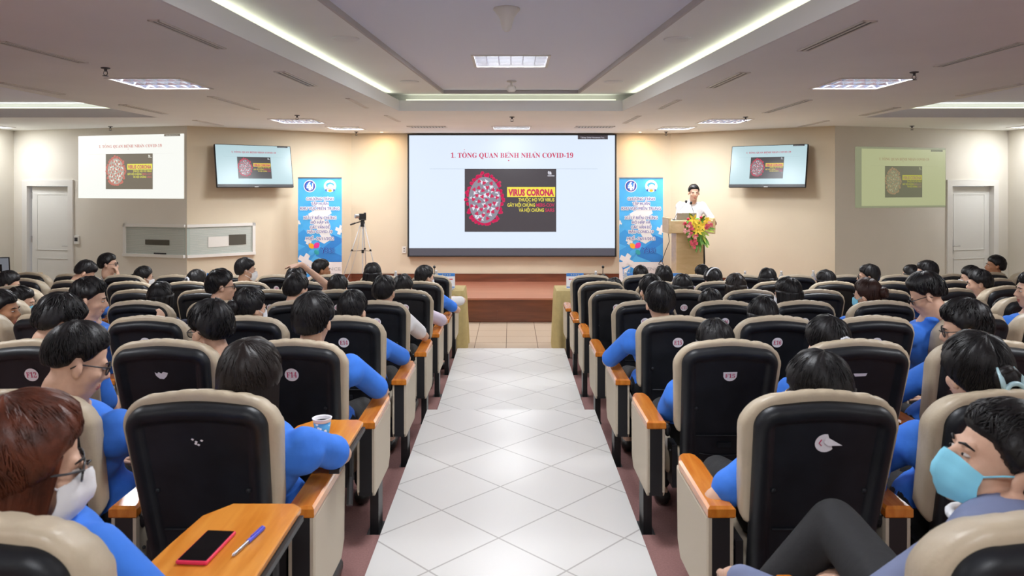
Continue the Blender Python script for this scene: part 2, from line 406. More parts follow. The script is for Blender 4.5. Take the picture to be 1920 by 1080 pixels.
soff_holes = [COF]+SID+[lr(l) for l in lamps if l[4] == 0]
sheet('ceiling', OUT, soff_holes, WB, M['ceil'])
# coffer sides, cove strip ceiling, step and inner panel
def sidewalls(name, poly, z0, z1, m, t=.02):
    mb = MB(); n = len(poly); c = (sum(p[0] for p in poly)/n, sum(p[1] for p in poly)/n)
    out = []
    for (x, y) in poly:
        out.append((x+math.copysign(t, x-c[0]), y+math.copysign(t, y-c[1])))
    for i in range(n):
        j = (i+1) % n
        mb.rings([[(*poly[i], z0), (*poly[j], z0), (*out[j], z0), (*out[i], z0)], [(*poly[i], z1), (*poly[j], z1), (*out[j], z1), (*out[i], z1)]])
    return struct(mb.build(name, m))
INN = [(-xc(-1.8, .82, .076), -1.8), (xc(-1.8, .82, .076), -1.8), (.82, 8.98), (-.82, 8.98)]
ZA, ZB2 = CZ+HA, CZ+HB
sidewalls('ceiling_coffer_side', COF, WB-.001, ZA-.02, M['riser'])
LEDGE = [(x+math.copysign(.17, x), y+(.17 if y > 0 else -.17)) for x, y in COF]
sheet('ceiling_cove_ledge', LEDGE, [[(x+math.copysign(.02, x), y+math.copysign(.02, y)) for x, y in COF]], ZA-.02, M['riser'])
sidewalls('ceiling_cove_back', LEDGE, ZA-.02, ZA+.09, M['riser'])
sheet('ceiling_coffer', LEDGE, [INN], ZA+.06, M['ceil'])
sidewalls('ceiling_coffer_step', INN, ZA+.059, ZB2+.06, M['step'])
sheet('ceiling_inner_panel', INN, [lr(l) for l in lamps if l[4] == 1], ZB2+.06, M['ceil_in'])
ZP = ZB2+.06
for i, s in enumerate(SID):
    sd = ('left', 'right')[i]
    sidewalls('ceiling_side_coffer_%s' % sd, s, WB-.001, WB+.12, M['riser'])
    big = [(x+(math.copysign(.15, x) if abs(x) > 6 else -math.copysign(.15, x)), y+(.15 if y > 5 else -.15)) for x, y in s]
    sheet('ceiling_side_ledge_%s' % sd, big, [s], WB+.12, M['riser'])
    sidewalls('ceiling_side_back_%s' % sd, big, WB+.12, WB+.22, M['riser'])
    sheet('ceiling_side_panel_%s' % sd, big, [], WB+.2, M['ceil_in'])

def area(name, loc, sx, sy, w, col=(1, 1, 1), rot=(0, 0, 0), parent=None, spread=None):
    l = bpy.data.lights.new(name, 'AREA'); l.shape = 'RECTANGLE'; l.size = sx; l.size_y = sy; l.energy = w; l.color = col
    if spread: l.spread = spread
    o = bpy.data.objects.new(name, l); COL.objects.link(o); o.location = loc; o.rotation_euler = rot
    if parent is not None: o.parent = parent
    return o
# cove strips: glowing tubes lying on the ledge, hidden from below by the coffer lip
def strip(name, p, q, w, label, cat='light strip'):
    p = Vector(p); q = Vector(q); L = (q-p).length; mid = (p+q)/2; ang = math.atan2(q.y-p.y, q.x-p.x)
    mb = MB(); mb.tube([(-L/2, 0, .012), (L/2, 0, .012)], .009, 8, 0); mb.box((-L/2, -.02, -.001), (L/2, .02, .004), 1)
    o = tag(mb.build(name, [M['cove'], M['white']], None, mid, ang), label, cat, 'hidden cove light strips')
    area('cove_lamp', (0, 0, .03), L, .04, w*L, (1, 1, .80), (PI, 0, 0), o)
for sx, s1 in ((-1, 'left'), (1, 'right')):
    strip('cove_light_strip', (sx*(COF[1][0]+.10), -1.9, ZA-.02), (sx*1.47, 8.9, ZA-.02), COVE_W, 'long glowing strip hidden in the %s edge of the central ceiling recess' % s1)
    strip('cove_light_strip', (sx*4.68, 9.9, WB+.12), (sx*7.7, 9.9, WB+.12), COVE_W*1.3, 'glowing strip along the stage end of the %s side ceiling recess' % s1)
strip('cove_light_strip', (-1.3, 9.10, ZA-.02), (1.3, 9.10, ZA-.02), COVE_W*.5, 'glowing strip across the stage end of the central ceiling recess')

# ---- louvre fixtures
def fixture(l):
    x, y, a, b, inner = l; z = ZP if inner else WB
    e = empty('louver_ceiling_light', (x, y, z))
    f = MB(); t = .02; A, B = a/2, b/2
    for q in ((-A-t, -B-t, A+t, -B+.006), (-A-t, B-.006, A+t, B+t), (-A-t, -B, -A+.006, B), (A-.006, -B, A+t, B)):
        f.box((q[0], q[1], -.008), (q[2], q[3], .002))
    f.build('frame', M['white'], e)
    h = MB(); H = .09
    h.quad((-A, -B, 0), (A, -B, 0), (A*.94, -B*.94, H), (-A*.94, -B*.94, H)); h.quad((A, B, 0), (-A, B, 0), (-A*.94, B*.94, H), (A*.94, B*.94, H))
    h.quad((A, -B, 0), (A, B, 0), (A*.94, B*.94, H), (A*.94, -B*.94, H)); h.quad((-A, B, 0), (-A, -B, 0), (-A*.94, -B*.94, H), (-A*.94, B*.94, H))
    h.quad((-A, -B, H), (A, -B, H), (A, B, H), (-A, B, H))
    h.build('housing', M['louver'], e)
    for k in range(3):
        u = MB(); yy = (k-1)*b*.3; u.tube([(-A*.88, yy, .068), (A*.88, yy, .068)], .013, 10); u.build('tube', M['lampwhite'], e, smooth=True)
    g = MB()
    for k in range(1, 6):
        xx = -A+a*k/6; g.rings([[(xx-.012, -B, .045), (xx+.012, -B, .045), (xx+.002, -B, .004), (xx-.002, -B, .004)], [(xx-.012, B, .045), (xx+.012, B, .045), (xx+.002, B, .004), (xx-.002, B, .004)]])
    for k in range(1, 3):
        yy = -B+b*k/3; g.rings([[(-A, yy-.02, .046), (-A, yy+.02, .046), (-A, yy+.002, .003), (-A, yy-.002, .003)], [(A, yy-.02, .046), (A, yy+.02, .046), (A, yy+.002, .003), (A, yy-.002, .003)]])
    g.build('louver', M['louver'], e)
    area('lamp', (0, 0, -.012), a*.9, b*.9, LAMP_W*(1.0 if a > .45 else .5), (.94, .975, 1), (0, 0, 0), e)
    return e
ln = ['front corner', 'second from the stage', 'over the fourth row']
LBL = {}
for l in lamps:
    e = fixture(l); x, y = l[0], l[1]; side = 'left' if x < -.5 else 'right' if x > .5 else 'centre'
    if l[4]: t = 'lit louvred ceiling light in the central recess' + (' nearest the stage' if y > 6 else ' in the middle, added out of view' if y > 1 else ' furthest from the stage, added out of view')
    elif side == 'centre': t = 'small lit louvred light in the ceiling directly above the big screen'
    elif abs(x) > 7: t = 'lit louvred light in the far %s corner of the ceiling' % side
    elif y > 11: t = 'small lit louvred light nearest the stage wall on the %s' % side
    elif y > 10: t = 'lit louvred light, second from the stage wall on the %s' % side
    elif y > 6: t = 'large lit louvred light over the middle rows on the %s' % side
    else: t = 'added lit louvred light out of view on the %s, %s' % (side, 'outer' if abs(x) > 5 else 'forward' if y > 0 else 'rearmost')
    tag(e, t, 'ceiling light', 'louvred ceiling lights')

# ---- slot vents
names = ['nearest the camera beside the central recess', 'second along the central recess', 'third along the central recess', 'fourth along the central recess, nearest the stage',
         'long one at the photo edge', 'behind the big louvred light', 'short one near the front corner wall', 'thin one beside the side recess', 'beyond the side recess corner']
for sd, V in (('left', VT), ('right', VR)):
    for k, q in enumerate(V):
        P4 = [up(px, py, HS) for px, py in q]
        c = sum(P4, Vector())/4
        ax = ((P4[3]+P4[2])/2-(P4[0]+P4[1])/2); L = ax.length; wd = max(.05, min(.11, (P4[1]-P4[0]).length, 9)) if k not in (4, 7) else .08
        e = empty('slot_vent', (c.x, c.y, WB), math.atan2(ax.y, ax.x), 'white slot air vent in the %s ceiling, %s' % (sd, names[k]), 'air vent', 'ceiling slot vents')
        f = MB()
        for q2 in ((-L/2, -wd/2, L/2, -wd/2+.012), (-L/2, wd/2-.012, L/2, wd/2), (-L/2, -wd/2, -L/2+.012, wd/2), (L/2-.012, -wd/2, L/2, wd/2)): f.box((q2[0], q2[1], -.008), (q2[2], q2[3], .0))
        f.build('frame', M['white'], e)
        g = MB(); g.box((-L/2+.01, -wd/2+.01, -.003), (L/2-.01, wd/2-.01, -.001)); g.build('dark_slot', M['darkmetal'], e)
        g = MB(); g.box((-L/2+.01, -.006, -.007), (L/2-.01, .006, -.003)); g.build('blade', M['white'], e)
for sx, sd in ((-1, 'left'), (1, 'right')):
    e = empty('ceiling_grille', (sx*1.3, 11.4, WB), 0, 'white linear ceiling grille above the %s part of the screen' % sd, 'ceiling grille', 'ceiling grilles')
    f = MB()
    for q2 in ((-.3, -.15, .3, -.13), (-.3, .13, .3, .15), (-.3, -.15, -.28, .15), (.28, -.15, .3, .15)): f.box((q2[0], q2[1], -.01), (q2[2], q2[3], 0))
    f.build('frame', M['white'], e); g = MB(); g.box((-.28, -.13, -.003), (.28, .13, -.001)); g.build('backing', M['darkmetal'], e)
    g = MB()
    for k in range(12): g.box((-.27+k*.047, -.13, -.009), (-.25+k*.047, .13, -.003))
    g.build('slats', M['white'], e)
# ---- sprinklers, round speakers, dome, detector
sp = MB(); sp.lathe([(.0, 0), (.035, 0), (.032, -.008), (.012, -.012), (.01, -.03), (.0, -.03)], k=14); sp.tube([(-.012, 0, -.028), (-.016, 0, -.05), (0, 0, -.062)], .003, 6); sp.tube([(.012, 0, -.028), (.016, 0, -.05), (0, 0, -.062)], .003, 6); sp.lathe([(0, -.062), (.022, -.062), (.022, -.066), (0, -.066)], k=12)
spm = sp.mesh('sprinkler', M['darkmetal'], False)
SPR = [(198,127,'beside the big left louvred light'), (207,237,'above the left wall projection'), (557,216,'behind the second left louvred light'), (668,247,'near the stage wall on the left'),
       (1714,135,'beside the big right louvred light'), (1710,236,'above the right wall projection'), (1398,219,'behind the second right louvred light'), (1249,247,'near the stage wall on the right'), (960,219,'in line with the screen centre')]
for px, py, t in SPR:
    o = bpy.data.objects.new('fire_sprinkler', spm); COL.objects.link(o); o.location = up(px, py, HS); tag(o, 'small dark fire sprinkler in the ceiling '+t, 'sprinkler', 'fire sprinklers')
rs = MB(); rs.lathe([(0, -.012), (.085, -.012), (.1, -.006), (.104, 0), (0, 0)], k=28); rsm = rs.mesh('round_speaker', M['riser'], True)
for px, py, t in ((648,72,'left near'), (768,153,'left far'), (1270,73,'right near'), (1150,153,'right far')):
    o = bpy.data.objects.new('round_ceiling_speaker', rsm); COL.objects.link(o); o.location = up(px, py, ZA+.06-CZ); tag(o, 'flat round ceiling speaker in the recess border, %s one' % t, 'ceiling speaker', 'round ceiling speakers')
dm = MB(); dm.lathe([(0, 0), (.088, 0), (.09, -.008), (.075, -.025), (.05, -.06), (.036, -.11), (.03, -.135), (.018, -.15), (0, -.154)], k=28)
p = up(950, 16, ZP-CZ); tag(dm.build('cone_wireless_unit', M['white'], None, p, smooth=True), 'white trumpet-shaped unit hanging from the central ceiling recess', 'ceiling unit')
sd_ = MB(); sd_.lathe([(0, 0), (.055, 0), (.055, -.01), (.01, -.012), (.01, -.05), (.04, -.055), (.052, -.075), (.052, -.1), (.035, -.12), (0, -.125)], k=20)
p = up(959, 152, ZP-CZ); tag(sd_.build('smoke_detector', M['white'], None, p, smooth=True), 'pale smoke detector hanging beyond the central louvred light', 'smoke detector')

# ---- warm stage downlights (small recessed cans in the soffit along the stage wall)
M['warm'] = mat('warm_lamp', (1, .8, .5), .5, emit=6, ecol=(1, .62, .3))
for k, (x, y) in enumerate([(-2.2, 12.5), (2.2, 12.5)]):
    o = MB(); o.lathe([(0, -.001), (.016, -.001), (.022, -.003), (.024, 0), (0, 0)], k=16)
    q = tag(o.build('stage_downlight', M['warm'], None, (x, y, WB)), 'tiny warm downlight in the ceiling edge, %s'%['left of the screen', 'right of the screen'][k], 'downlight', 'stage downlights')
    area('lamp', (0, 0, -.01), .06, .06, STAGE_W, (1, .68, .38), (0, 0, 0), q)

# ------------------------------------------------------------------ slides and screens
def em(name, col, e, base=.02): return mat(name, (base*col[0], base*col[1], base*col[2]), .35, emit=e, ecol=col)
def slide_mats(p, k, wht, dark, red, grey, yel, lite, blk):
    return [em(p+'_white', wht, k), em(p+'_dark', dark, k), em(p+'_red', red, k), em(p+'_grey', grey, k), em(p+'_yellow', yel, k), em(p+'_pale', lite, k), em(p+'_line', blk, k)]
SLM = {
 'led': slide_mats('led', .56, (.76, .86, 1.0), (.065, .055, .065), (.62, .02, .10), (.28, .27, .33), (.92, .80, .08), (.8, .8, .9), (.30, .40, .55)),
 'tv': slide_mats('tv', .45, (.58, .80, .86), (.02, .015, .02), (.62, .02, .08), (.20, .20, .22), (.88, .66, .02), (.7, .75, .8), (.35, .5, .55)),
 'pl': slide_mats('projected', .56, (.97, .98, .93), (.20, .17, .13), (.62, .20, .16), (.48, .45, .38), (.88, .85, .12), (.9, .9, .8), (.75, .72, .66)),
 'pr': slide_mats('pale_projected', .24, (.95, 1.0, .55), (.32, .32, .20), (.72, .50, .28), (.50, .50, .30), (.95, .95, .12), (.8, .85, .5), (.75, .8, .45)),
}
def slide(w, h, mats, dark_bar=False, bar=True):
    """the projected slide; local frame x right, z up, centred, facing -y"""
    mb = MB(); L = 0.0
    X = lambda u: (u-.5)*w
    Z = lambda v: (.5-v)*h
    y1, y2, y3, y4 = -.001, -.002, -.003, -.004
    rect(mb, X(0), Z(1), X(1), Z(0), 0, 0)
    add_text(mb, serif('1. TONG QUAN BENH NHAN COVID-19'), X(.50), Z(.198), w*.595, h*.063, y1, 2, bold=.004)
    # accents of the Vietnamese title
    ch = w*.595/31
    def hat(u, v): 
        a = X(u); b = Z(v); t = .0055*w
        mb.poly([(a-t, y1, b-t*.55), (a, y1, b+t*.3), (a+t, y1, b-t*.55), (a+t*.6, y1, b-t*.55), (a, y1, b-t*.1), (a-t*.6, y1, b-t*.55)], 2)
    hat(.268, .146); rect(mb, X(.268)-.001*w, Z(.130), X(.268)+.002*w, Z(.123), y1, 2)
    hat(.484, .146); disc(mb, X(.484), Z(.222), .0035*w, y=y1, m=2, k=8); hat(.612, .146)
    rect(mb, X(.1), Z(.2985), X(.915), Z(.2965), y1, 6)
    x0, x1, z0, z1 = .27, .715, .855, .2965
    rect(mb, X(x0), Z(z0), X(x1), Z(z1), y1, 1)
    # the virus: grey ball with white clumps and red crown spikes
    cx, cz, rx, rz = X(.367), Z(.573), w*.078, h*.205
    rnd = random.Random(5)
    for k in range(34):
        a = 2*PI*k/34+rnd.uniform(-.05, .05); ex = rx*rnd.uniform(1.02, 1.15); ez = rz*rnd.uniform(1.02, 1.15)
        for d in (0, 1, 2):
            disc(mb, cx+ex*math.cos(a)+rnd.uniform(-1, 1)*w*.006, cz+ez*math.sin(a)+rnd.uniform(-1, 1)*w*.006, w*.0075, y=y2, m=2, k=9)
    disc(mb, cx, cz, rx, rz, y3, 3, 40)
    for k in range(60):
        a = rnd.uniform(0, 2*PI); q = math.sqrt(rnd.random())*.9
        px, pz = cx+rx*q*math.cos(a), cz+rz*q*math.sin(a); s = w*rnd.uniform(.004, .011)
        aa = rnd.uniform(0, PI); mb.poly([(px+s*math.cos(aa+t)*rr, y3-.0004, pz+s*math.sin(aa+t)*rr) for t, rr in ((0, 1.4), (1.2, .5), (2.1, 1.2), (3.3, .6), (4.2, 1.3), (5.3, .55))], 5)
    for k in range(30):
        a = k*2.4; q = math.sqrt((k+.5)/30)*.92
        px, pz = cx+rx*q*math.cos(a), cz+rz*q*math.sin(a)
        for t in range(3): disc(mb, px+w*.0048*math.cos(t*2.1+k), pz+w*.0048*math.sin(t*2.1+k), w*.0052, y=y4, m=2, k=8)
    rect(mb, X(.476), Z(.547), X(.71), Z(.457), y2, 4)
    add_text(mb, 'VIRUS CORONA', X(.593), Z(.533), w*.222, h*.078, y3, 2, bold=.055)
    add_text(mb, 'THUỘC HỌ VỚI VIRUS', X(.706), Z(.585), w*.175, h*.042, y3, 4, 'r', .02)
    add_text(mb, 'MERS-COV', X(.706), Z(.632), w*.088, h*.042, y3, 2, 'r', .02)
    add_text(mb, 'GÂY HỘI CHỨNG', X(.612), Z(.632), w*.135, h*.042, y3, 4, 'r', .02)
    add_text(mb, 'SARS', X(.706), Z(.677), w*.045, h*.042, y3, 2, 'r', .02)
    add_text(mb, 'VÀ HỘI CHỨNG', X(.655), Z(.677), w*.122, h*.042, y3, 4, 'r', .02)
    add_text(mb, 'ta', X(.683), Z(.345), w*.019, h*.05, y3, 5, bold=.04); rect(mb, X(.673), Z(.362), X(.706), Z(.355), y3, 5)
    rect(mb, X(.82), Z(.035), X(.966), Z(0), y1, 1)
    add_text(mb, 'Talking: Global Vietnamese You...', X(.893), Z(.025), w*.12, h*.018, y2, 5)
    return mb
# big LED screen
d = 12.80
x0, x1 = (765-CX)/F_PX*d, (1155-CX)/F_PX*d; zt = CZ+(HY-252)/F_PX*d; zb = CZ-(481-HY)/F_PX*d; zz = CZ-(465-HY)/F_PX*d
e = empty('led_screen', ((x0+x1)/2, 12.83, zb), 0, 'large bright LED screen on the stage wall showing the red-titled slide', 'screen')
W = x1-x0; fb = MB(); H = zt-zb
fb.box((-W/2, -.09, 0), (-W/2+.025, -.001, H)); fb.box((W/2-.025, -.09, 0), (W/2, -.001, H)); fb.box((-W/2+.025, -.09, H-.02), (W/2-.025, -.001, H)); fb.box((-W/2+.025, -.09, 0), (W/2-.025, -.001, .02)); fb.box((-W/2+.025, -.06, .02), (W/2-.025, -.001, H-.02))
fb.build('screen_frame', M['black'], e)
M['bar'] = em('screen_dark_band', (.10, .095, .12), .52)
bb = MB(); rect(bb, -W/2+.025, .02, W/2-.025, zz-zb, -.062, 0); bb.build('dark_band', M['bar'], e)
sl = slide(W-.05, H-.02-(zz-zb), SLM['led']).build('slide_picture', SLM['led'], e); sl.location = (0, -.064, (zz-zb+H-.02)/2)
# two wall televisions
for sx, wn, sd in ((-1, 'wall_front_left', 'left'), (1, 'wall_front_right', 'right')):
    pc = 470 if sx < 0 else 1447
    s = ws(wn, pc); w, h = 1.20, .69
    base = wp(wn, s, CZ-(312-HY)/F_PX*wp(wn, s, 0).y, .22)
    e = empty('wall_television', base, wrot(wn)+R(4)*sx*-1, 'black flat television tilted down on the %s angled wall, showing the slide' % sd, 'television', 'wall televisions')
    e.rotation_euler = (R(-13), 0, wrot(wn))
    b = MB(); b.rbox((-w/2, 0, -h/2), (w/2, .05, h/2), .008); b.box((-.25, .05, -.2), (.25, .09, .2)); b.build('television_body', M['black'], e)
    q = slide(w-.024, h-.06, SLM['tv']).build('screen_picture', SLM['tv'], e); q.location = (0, -.001, .02)
    g = MB(); g.box((-.03, -.002, -h/2+.006), (.03, 0, -h/2+.012)); g.build('maker_mark', M['metal'], e)
    br = MB(); br.box((-.04, .07, -.05), (.04, .24, .05)); br.build('wall_bracket', M['darkmetal'], e)
# two projected pictures on the outer walls, projector light painted as glowing panels
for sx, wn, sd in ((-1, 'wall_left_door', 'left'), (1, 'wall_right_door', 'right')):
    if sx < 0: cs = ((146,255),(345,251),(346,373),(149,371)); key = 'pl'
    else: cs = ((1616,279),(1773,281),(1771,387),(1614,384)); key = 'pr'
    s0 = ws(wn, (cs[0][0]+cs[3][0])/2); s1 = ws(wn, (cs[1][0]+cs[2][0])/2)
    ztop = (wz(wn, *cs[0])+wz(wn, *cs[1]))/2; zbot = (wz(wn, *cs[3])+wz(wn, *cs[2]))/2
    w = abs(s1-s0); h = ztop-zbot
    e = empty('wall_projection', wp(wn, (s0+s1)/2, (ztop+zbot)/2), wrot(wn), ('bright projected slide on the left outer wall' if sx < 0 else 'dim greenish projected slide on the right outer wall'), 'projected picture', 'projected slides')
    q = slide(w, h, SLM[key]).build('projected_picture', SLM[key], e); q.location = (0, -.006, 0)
    if sx > 0:
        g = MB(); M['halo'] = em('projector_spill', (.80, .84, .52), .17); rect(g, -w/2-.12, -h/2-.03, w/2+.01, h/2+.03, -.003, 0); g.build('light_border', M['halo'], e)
# ------------------------------------------------------------------ stage furniture
M['sky'] = mat('banner_sky_blue', (.075, .42, .82), .5, vary=.12, vscale=5)
M['deep'] = mat('banner_deep_blue', (.03, .22, .62), .5)
M['mid'] = mat('banner_mid_blue', (.045, .32, .74), .5)
M['bwhite'] = mat('banner_white', (.78, .76, .76), .55)
M['navy'] = mat('banner_navy_print', (.05, .04, .30), .5)
M['orange'] = mat('petal_orange', (.85, .38, .02), .5); M['magenta'] = mat('petal_magenta', (.75, .03, .28), .5)
M['teal'] = mat('petal_teal', (.03, .35, .38), .5); M['greyp'] = mat('grey_print', (.42, .42, .44), .5)
BANN = [M['sky'], M['deep'], M['mid'], M['bwhite'], M['navy'], M['orange'], M['magenta'], M['teal'], M['greyp']]
def banner(px, label):
    d = 11.95; w = 82/F_PX*d; zt = CZ+(HY-332)/F_PX*d; H = zt-.36
    e = empty('roll_up_banner', at(px, 0, d)*1, 0, label, 'banner', 'conference banners'); e.location.z = .36
    b = MB(); b.rbox((-w/2-.02, -.06, .0), (w/2+.02, .06, .07), .01); b.build('banner_base', M['metal'], e)
    b = MB(); b.cyl((0, .03, .05), .012, H-.06, 10); b.build('support_pole', M['metal'], e)
    b = MB(); b.box((-w/2, -.012, H-.02), (w/2, .012, H)); b.build('top_rail', M['metal'], e)
    s = MB(); s.box((-w/2, -.004, .07), (w/2, .004, H-.005), 3)
    Z = lambda py: (332-py)/F_PX*d+H; X = lambda q: (q)/82*w
    rect(s, -w/2, Z(491), w/2, Z(333), -.005, 0)
    y = -.0066; cnt = [0]
    def P(pts, m, yy=y):
        cnt[0] += 1; yy -= cnt[0]*.00003
        s.poly([(max(-w/2, min(w/2, X(a))), yy, Z(b)) for a, b in pts], m)
    for pts, m in (([(41,447),(24,440),(2,461),(-8,480),(20,491),(41,491)], 1), ([(-41,438),(-30,430),(-14,447),(-27,462),(-41,457)], 2), ([(-8,447),(8,437),(22,452),(4,466)], 2), ([(20,470),(41,455),(41,480)], 2),
                   ([(-41,470),(-24,460),(-8,476),(-20,491),(-41,491)], 2)): P(pts, m, -.0054)
    # white zig-zag flash behind the text
    P([(-9,384),(14,378),(22,400),(6,410),(20,424),(17,437),(24,447),(8,457),(-2,452),(4,446),(-6,430),(-16,412),(-22,401),(-4,391)], 3)
    def cross(cx, cz, r, rot):
        for a in (0, 1):
            t = rot+a*PI/2; u = (math.cos(t), math.sin(t)); v = (-u[1], u[0]); q = r*.36
            P([(cx+u[0]*r*i+v[0]*q*j, cz+(u[1]*r*i+v[1]*q*j)) for i, j in ((-1,-1),(1,-1),(1,1),(-1,1))], 3, y-.0003)
    cross(-28, 488, 13, .5); cross(-22, 452, 6.5, .4); cross(38, 431, 9, .3); cross(-41, 418, 5, .4)
    # emblems
    for cx, sty in ((-19, 0), (19, 1)):
        disc(s, X(cx), Z(349), X(11.5), y=y, m=3)
        if sty == 0:
            disc(s, X(cx), Z(349), X(10), y=y-.0004, m=4); disc(s, X(cx), Z(349), X(7.6), y=y-.0008, m=1)
            for a in (0, 1): P([(cx-(2 if a else 6), 351-(6 if a else 2)+1), (cx+(2 if a else 6), 351-(6 if a else 2)+1), (cx+(2 if a else 6), 351+(6 if a else 2)), (cx-(2 if a else 6), 351+(6 if a else 2))], 3, y-.0012)
            P([(cx-6,349),(cx-1,341),(cx+2,341),(cx-3,350)], 3, y-.0013); P([(cx+5,343),(cx+7,342),(cx+6,354),(cx+3,357)], 3, y-.0013)
        else:
            disc(s, X(cx), Z(347), X(7.5), X(5), y=y-.0004, m=2); disc(s, X(cx+1), Z(349), X(5.5), X(3.5), y=y-.0008, m=3)
            P([(cx-8,353),(cx+8,353),(cx+7,355),(cx-7,355)], 8, y-.001)
            P([(cx-9,355),(cx-6,355),(cx-6,359),(cx-9,357)], 4, y-.001); P([(cx+9,355),(cx+6,355),(cx+6,359),(cx+9,357)], 4, y-.001)
            disc(s, X(cx), Z(357.5), X(3.4), X(2.2), y=y-.001, m=5)
    # text, white halo first
    T = [('CHƯƠNG TRÌNH', 51, 373), ('TẬP HUẤN', 32, 382), ('KHU VỰC MIỀN TRUNG', 73, 391), ('XỬ LÝ BIẾN CHỨNG', 61, 408.5), ('HÔ HẤP VÀ', 34, 417), ('CÁC VẤN ĐỀ', 37, 426), ('HẬU COVID-19', 46, 434.5), ('HUẾ - 26/11/2022', 52, 447.5)]
    for t, tw, tz in T:
        hh = X(9.2)
        for q in range(10): add_text(s, t, X(1.15)*math.cos(q*PI/5), Z(tz+2.4)+X(1.15)*math.sin(q*PI/5), X(tw), X(7.4), y-.0016-q*.00003, 3, bold=0)
        add_text(s, t, 0, Z(tz+2.4), X(tw), X(7.4), y-.0022, 4, bold=0); add_text(s, t, X(.22), Z(tz+2.4), X(tw), X(7.4), y-.0024, 4, bold=0)
    def petal(cx, cz, r, a, m):
        pts = []
        for i in range(20):
            t = 2*PI*i/20; rr = r*(.86+.22*max(0, math.cos(2*(t-a)))); pts.append((cx+rr*math.cos(t), cz-rr*math.sin(t)))
        P(pts, m, y-.001)
    petal(-16, 461, 5.6, 2.4, 5); petal(-6, 460, 6, .8, 6); petal(-16, 474, 5.8, 3.9, 0); petal(-6, 473, 5, 5.5, 7)
    add_text(s, 'Y360', X(15), Z(474), X(28), X(13), y-.004, 4, bold=.05); add_text(s, 'Y360', X(15), Z(474), X(27.5), X(13), y-.0046, 2, bold=.0)
    # hexagon mark and word on the white foot
    P([(-34,503),(-22,497),(-22,510),(-34,514)], 2); P([(-36,501),(-30,513),(-26,504)], 1, y-.0004); P([(-20,500),(-14,503),(-15,517),(-24,520),(-35,516),(-22,512)], 2, y-.0002)
    P([(-33,505),(-20,499),(-26,509),(-33,514)], 3, y-.0006)
    add_text(s, 'SCIENCE', X(17), Z(507), X(44), X(8.5), y-.004, 8); rect(s, X(4), Z(513), X(36), Z(512.3), y, 8)
    s.build('printed_sheet', BANN, e)
banner(600, 'tall blue roll-up banner on the stage left of the big screen')
banner(1202, 'tall blue roll-up banner on the stage between big screen and lectern')

# video camera on tripod
d = 11.5; p = at(680, 0, d); p.z = .36
e = empty('camera_tripod', p, 0, 'silver and black tripod standing on the stage left of the screen', 'tripod')
def tz(py): return CZ-(py-HY)/F_PX*d-.36
top = tz(419)
for k, a in enumerate((R(-150), R(-35), R(90))):
    hx, hy = math.cos(a), math.sin(a); r_ = .40; l = MB()
    l.tube([(.03*hx, .03*hy, top), (r_*hx, r_*hy, .012)], .0065, 8); o = l.build('leg', M['greyp'], e, smooth=True)
    q = MB()
    for t in (.38, .74): c = Vector((.03*hx, .03*hy, top)).lerp(Vector((r_*hx, r_*hy, .0)), t); q.ell(c, .017, k=8, q=6)
    q.ell((r_*hx, r_*hy, .014), .014, k=8, q=6); q.build('leg_clamp', M['black'], o)
c = MB(); c.cyl((0, 0, .30), .011, top-.25, 10); c.build('centre_column', M['silver'], e)
c = MB(); c.cyl((0, 0, .62), .02, .05, 10); c.cyl((0, 0, top-.05), .035, .07, 12); c.build('column_clamp', M['black'], e)
c = MB()
for a in (R(-150), R(-35), R(90)): c.tube([(0, 0, .66), (.2*math.cos(a), .2*math.sin(a), .66)], .004, 6)
c.build('spreader', M['darkmetal'], e)
c = MB(); c.cyl((0, 0, top), .03, .06, 12); c.rbox((-.05, -.04, top+.05), (.05, .04, top+.07), .005); c.tube([(0, 0, top+.04), (-.16, -.1, top-.01)], .008, 8); c.tube([(-.1, -.07, top+.01), (-.17, -.11, top-.015)], .013, 8)
c.build('pan_head', M['black'], e)
v = empty('video_camera', (p.x, p.y, .36+top+.07), R(25), 'small black camera with silver lens mounted on the tripod', 'camera')
b = MB(); b.rbox((-.06, -.03, 0), (.05, .04, .085), .008); b.rbox((.02, -.03, .085), (.05, .03, .10), .004); b.build('camera_body', M['black'], v)
b = MB(); b.tube([(-.06, 0, .045), (-.12, 0, .045)], .034, 14); b.build('lens', M['metal'], v)
cb = MB(); cb.tube([(p.x-.02, p.y, .36+top), (p.x-.06, p.y-.06, 1.1), (p.x-.14, p.y-.12, .75), (p.x-.3, p.y-.2, .38), (p.x-.5, p.y-.2, .368)], .004, 6)
tag(cb.build('camera_cable', M['greyp']), 'thin grey cable hanging beside the tripod legs', 'cable')

